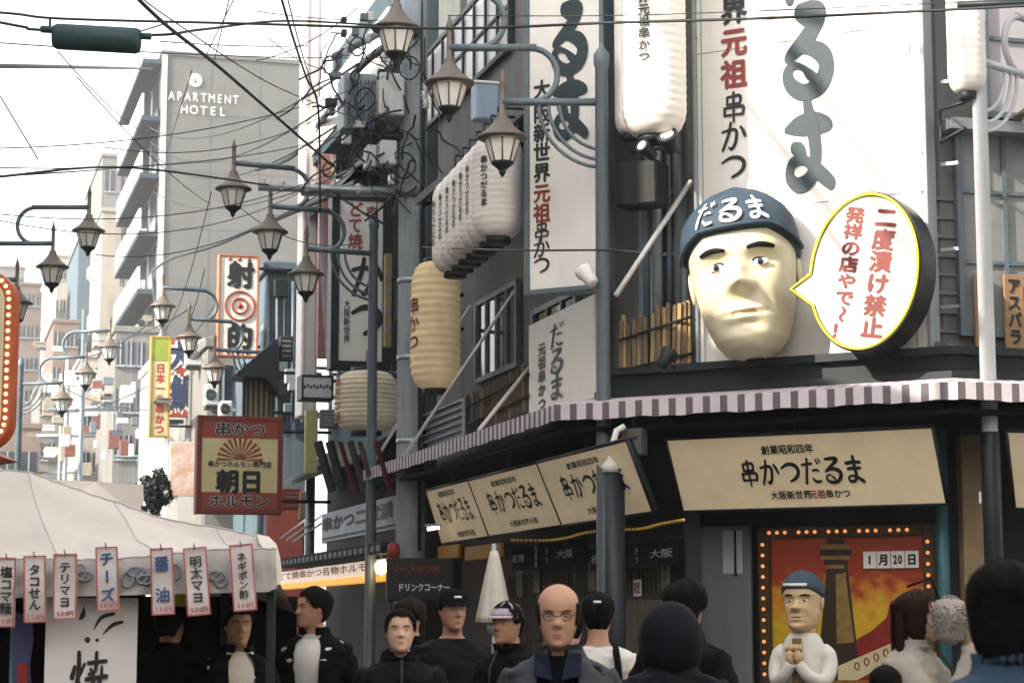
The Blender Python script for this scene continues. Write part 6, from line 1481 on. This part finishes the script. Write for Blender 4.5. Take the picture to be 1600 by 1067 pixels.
            for i in range(12):
                k_ = i / 11; z = .62 - hair_len * k_; sp = 1 + .10 * sin(k_ * 3) - .1 * k_
                rg.append([TH(V(((.40 * sp + .012 * sin(7 * g + i)) * cos(g), (.20 + .30 * sin(g) * (1 if sin(g) > 0 else .25)) * sp + .01 * sin(9 * g), z))) for g in [2 * pi * q / 28 for q in range(28)]])
            m.loft(rg)
        if hair == 'bun': m.lathe([(.01, -.055 * H / 1.7), (.04, -.03), (.05, 0), (.04, .03), (.01, .05)], TH(V((0, .50, .62))), n=12)
        m.build('hair', hairm, t)
    if cap:
        cm, mark = cap
        m = MB(); shell(m, TH, lambda t_, a: t_ - (.66 - .10 * (a > 1.2)), .05, 40, 34, 0, 1); cp = m.build('cap', cm, t)
        m = MB(); pts = [TH(hpos(.68, a, .05, 0) + V((0, -o * max(0, cos(a)), -.02 * o * 8))) for o in (0, .24) for a in [(-1.15 + 2.3 * i / 12) for i in range(13)]]
        lo = [p - UP * .006 for p in pts]; m.add(pts + lo, [[i, i + 1, 14 + i, 13 + i] for i in range(12)] + [[26 + i, 26 + 13 + i, 26 + 14 + i, 26 + i + 1] for i in range(12)] + [[13 + i, 14 + i, 40 + i, 39 + i] for i in range(12)], 0, True); m.build('brim', cm, cp)
        if mark:
            m = MB(); A = [(-.3, .0), (.3, .0)]; g0 = pi if mark == 'back' else 0
            m.tube([TH(hpos(.80, g0 + a, .058, 0)) for a in (-.22, -.1, 0, .1, .22)], .008, 6); m.build('white_mark', SIGNW, cp)
    return t, TH, L, H, ARM
BCAP = mat('black_cap', '0c0e11', .85, .3, 8); NCAP = mat('navy_cap', '18202c', .7, .3, 8)
person('woman with pulled back black hair in a black padded jacket facing the camera', 626, 946, 11, 4, mat('black_puffer', '0d0e13', .75, .4, 6, bump=.3), 'bun', HAIR, SKINP, True, 'pocket', puff=.5, nod=-.06)
person('older balding man in a dark navy jacket walking towards the camera', 873, 903, 8, -4, BLUEJ, 'none', GREYH, SKIND, False, 'down', bald=True, open_shirt=mat('blue_black_sweater', '0a0d12', .9, .3, 8), nod=.10)
person('young man in a black cap and dark knit sweater facing the camera', 707, 916, 12.6, 8, DGRN, 'short', HAIR, SKIN, False, 'down', collar=False, cap=(BCAP, 'front'), head_turn=12)
person('man in an open black jacket over a white shirt looking towards the stall', 492, 913, 12.8, -12, BLK, 'short', HAIR, SKIN, False, 'down', open_shirt=TWHITE, head_turn=-55)
person('person in a white sweatshirt, black cap and dark bag straps seen from behind', 934, 922, 11.5, 176, TWHITE, 'short', HAIR, SKIN, False, 'down', collar=False, cap=(BCAP, 'back'), strap=BLK)
person('person in a bulky dark navy puffer coat with the hood up, seen from behind', 1048, 940, 8.6, 184, NVY, 'none', HAIR, SKIN, False, 'pocket', hood=True, puff=1.0, width=1.1)
person('person with thick curly black hair and black coat beyond the hooded coat', 1068, 905, 10.4, 150, BLK, 'curly', HAIR, SKIN, False, 'pocket', puff=.3)
t, TH, L, H, ARM = person('woman with long dark hair in a grey coat raising a phone beside the poster', 1425, 918, 10.2, 62, GREYC, 'long', HAIRB, SKINP, True, 'phone', puff=.2)
q = L(V((.02, -.215, .90)) * H); fph = Fr(q, Matrix.Rotation(math.radians(62), 3, 'Z') @ V((1, 0, 0))); m = MB(); m.box((0, 0, 0), (.15, .075, .009), fph, bev=.004); m2 = MB(); m2.box((0, 0, -.006), (.14, .066, .003), fph)
ph = thing('phone', 'phone held up in both hands by the woman in grey', 'phone', q); m.build('case', SIGNW, ph); m2.build('screen', GLASS, ph)
person('woman at the right edge with long straight black hair and a slate blue jacket', 1575, 868, 5.4, 200, mat('blue_denim_jacket', '33475c', .8, .35, 8, bump=.3), 'long', HAIR, SKINP, True, 'pocket', puff=.3, width=1.15, hair_len=.80)
person('person with tousled dark hair and black coat behind the woman in padded jacket', 643, 934, 14, -30, BLK, 'curly', HAIRB, SKIND, False, 'down')
person('person in black and a pale lavender knit hat walking past the parasol', 797, 936, 11.8, -40, BLK, 'short', HAIR, SKIN, True, 'pocket', puff=.2, cap=(mat('pale_lavender_knit', 'b9aebc', .9, .25, 20), None))
person('stall visitor in a black jacket standing under the canopy with back turned', 265, 938, 12.2, 165, BLK, 'short', HAIR, SKIN, False, 'pocket')
person('stall customer in an open black jacket and white shirt beside the canopy post', 372, 940, 12.0, 20, BLK, 'short', HAIR, SKIN, False, 'down', open_shirt=TWHITE)
person('short person with dark hair whose head just shows below the poster ribbon', 1384, 1036, 9.5, 180, BLK, 'short', HAIR, SKIN, False, 'down')
person('person in black partly hidden behind the bald man', 892, 945, 13.0, 175, BLK, 'short', HAIR, SKIN, False, 'pocket')
# fluffy white bag held beside the woman in grey
p = P(1484, 968, 10.0); t = thing('fluffy_bag', 'fluffy white bag held up beside the woman in grey', 'bag', p - UP * .12); r8 = random.Random(5); m = MB()
m.lathe([(.01, -.12), (.07, -.09), (.085, 0), (.07, .09), (.01, .11)], p, n=16)
for i in range(1800):
    d = V((r8.gauss(0, 1), r8.gauss(0, 1), r8.gauss(0, 1))).normalized(); a = p + V((d.x * .085, d.y * .085, d.z * .11)); b_ = d.cross(V((r8.gauss(0, 1), r8.gauss(0, 1), 1))).normalized() * .005
    m.add([a - b_, a + b_, a + d * .013], [[0, 1, 2]])
m.build('body', mat('white_fleece', 'a39c98', .95, .15, 12), t); m = MB(); m.tube([p + V((-.05, 0, .1)), p + V((-.09, -.02, .2)), p + V((-.2, .02, .16))], .006, 5); m.build('strap', BLK, t)

# ================================================================ generic cook statue beside the poster
p = P(1255, 967, 16.2); base = V((p.x, p.y, 0)); zt = P(1255, 893, 16.2).z; st = thing('cook_statue', 'painted statue of a cook in white coat and dark head cloth standing before the poster', 'statue', base)
px_ = 16.2 / F; face_d = nF.copy(); ang = math.atan2(-face_d.x, face_d.y) + pi + math.radians(4); Rz = Matrix.Rotation(ang, 3, 'Z'); SH = 92 * px_
TS = lambda q: base + V((0, 0, zt - SH)) + Rz @ (V(q) * SH)
PL = lambda x, y, z: base + Rz @ V((x, y, 0)) + UP * z
SKS = mat('painted_skin', 'cfae84', .4, .12, 5); COATS = mat('statue_white', 'd8d2c8', .4, .12, 4)
zs = zt - SH
m = MB(); head_mesh(m, TS, 48, 44, 1.1, 1.2)
rg = lambda z, a, b: [PL(a * cos(g), b * sin(g), z) for g in [2 * pi * q / 24 for q in range(24)]]
m.loft([rg(zs - .06, .10, .09), rg(zs + .10, .095, .095)]); m.build('body', SKS, st)
face_bits(TS, st, EYEW, IRIS, BROW, mat('dull_lip', 'b08f72'), .013, 0, 1.1)
m = MB(); shell(m, TS, capm, .035, 48, 40, .003, 3); cl = m.build('head_cloth', NAVY, st)
m = MB(); m.tube([TS(hpos(.76, a, .045, 0)) for a in (-.7, -.4, -.1, .2, .5)], .014, 6); m.build('white_band', SIGNW, cl)
m = MB(); m.loft([rg(.45, .185, .15), rg(.7, .175, .145), rg(.95, .17, .145), rg(1.15, .175, .145), rg(zs - .12, .175, .13), rg(zs - .05, .14, .11), rg(zs - .01, .11, .105)])
for s in (-1, 1):
    C = catmull([(s * .165, 0, zs - .10), (s * .215, -.02, zs - .25), (s * .19, -.10, zs - .37), (s * .10, -.20, zs - .34), (s * .03, -.23, zs - .24)], 6)
    m.tube([PL(*q) for q in C], [(.068 - .024 * i / len(C)) * min(1, .35 + i * .22) for i in range(len(C))], 14)
m.build('coat', COATS, st)
for s in (-1, 1):
    m = MB(); c = PL(s * .035, -.24, zs - .19); m.loft([[c + Rz @ V((.035 * w_ * cos(g), .028 * w_ * sin(g), z_)) for g in [2 * pi * q / 10 for q in range(10)]] for z_, w_ in ((-.05, .7), (-.01, 1.1), (.04, 1.0), (.06, .6))])
    for i in range(4): b0 = c + Rz @ V(((i - 1.5) * .017, -.012, .04)); m.tube([b0, b0 + Rz @ V((0, -.012, .03)), b0 + Rz @ V((-s * .006, .005, .055))], [.010, .009, .006], 6)
    b0 = c + Rz @ V((-s * .03, -.01, 0)); m.tube([b0, b0 + Rz @ V((-s * .02, -.015, .03))], [.011, .007], 6); m.build('hand', SKS, st)
m = MB(); m.loft([[PL(x, -.165 - .02 * (1 - k_), zs - .05 - k_ * .75) + Rz @ V((0, d_, 0)) for x, d_ in ((-.035 - .015 * k_, 0), (.035 + .015 * k_, 0), (.035 + .015 * k_, .03), (-.035 - .015 * k_, .03))] for k_ in [i / 6 for i in range(7)]], sm=False); m.build('tie', mat('brown_gold_cloth', '7a6238', .5, .4, 12), st)
m = MB(); m.box((base.x, base.y, .22), (.6, .5, .44), bev=.02); m.build('pedestal', mat('red_pedestal', '6a2420', .5, .3, 4), st)
for s in (-1, 1): m = MB(); m.tube([PL(s * .09, 0, .9), PL(s * .09, -.01, .5), PL(s * .09, -.06, .46), PL(s * .09, -.14, .46)], [.09, .08, .06, .04], 12); m.build('leg', COATS, st)
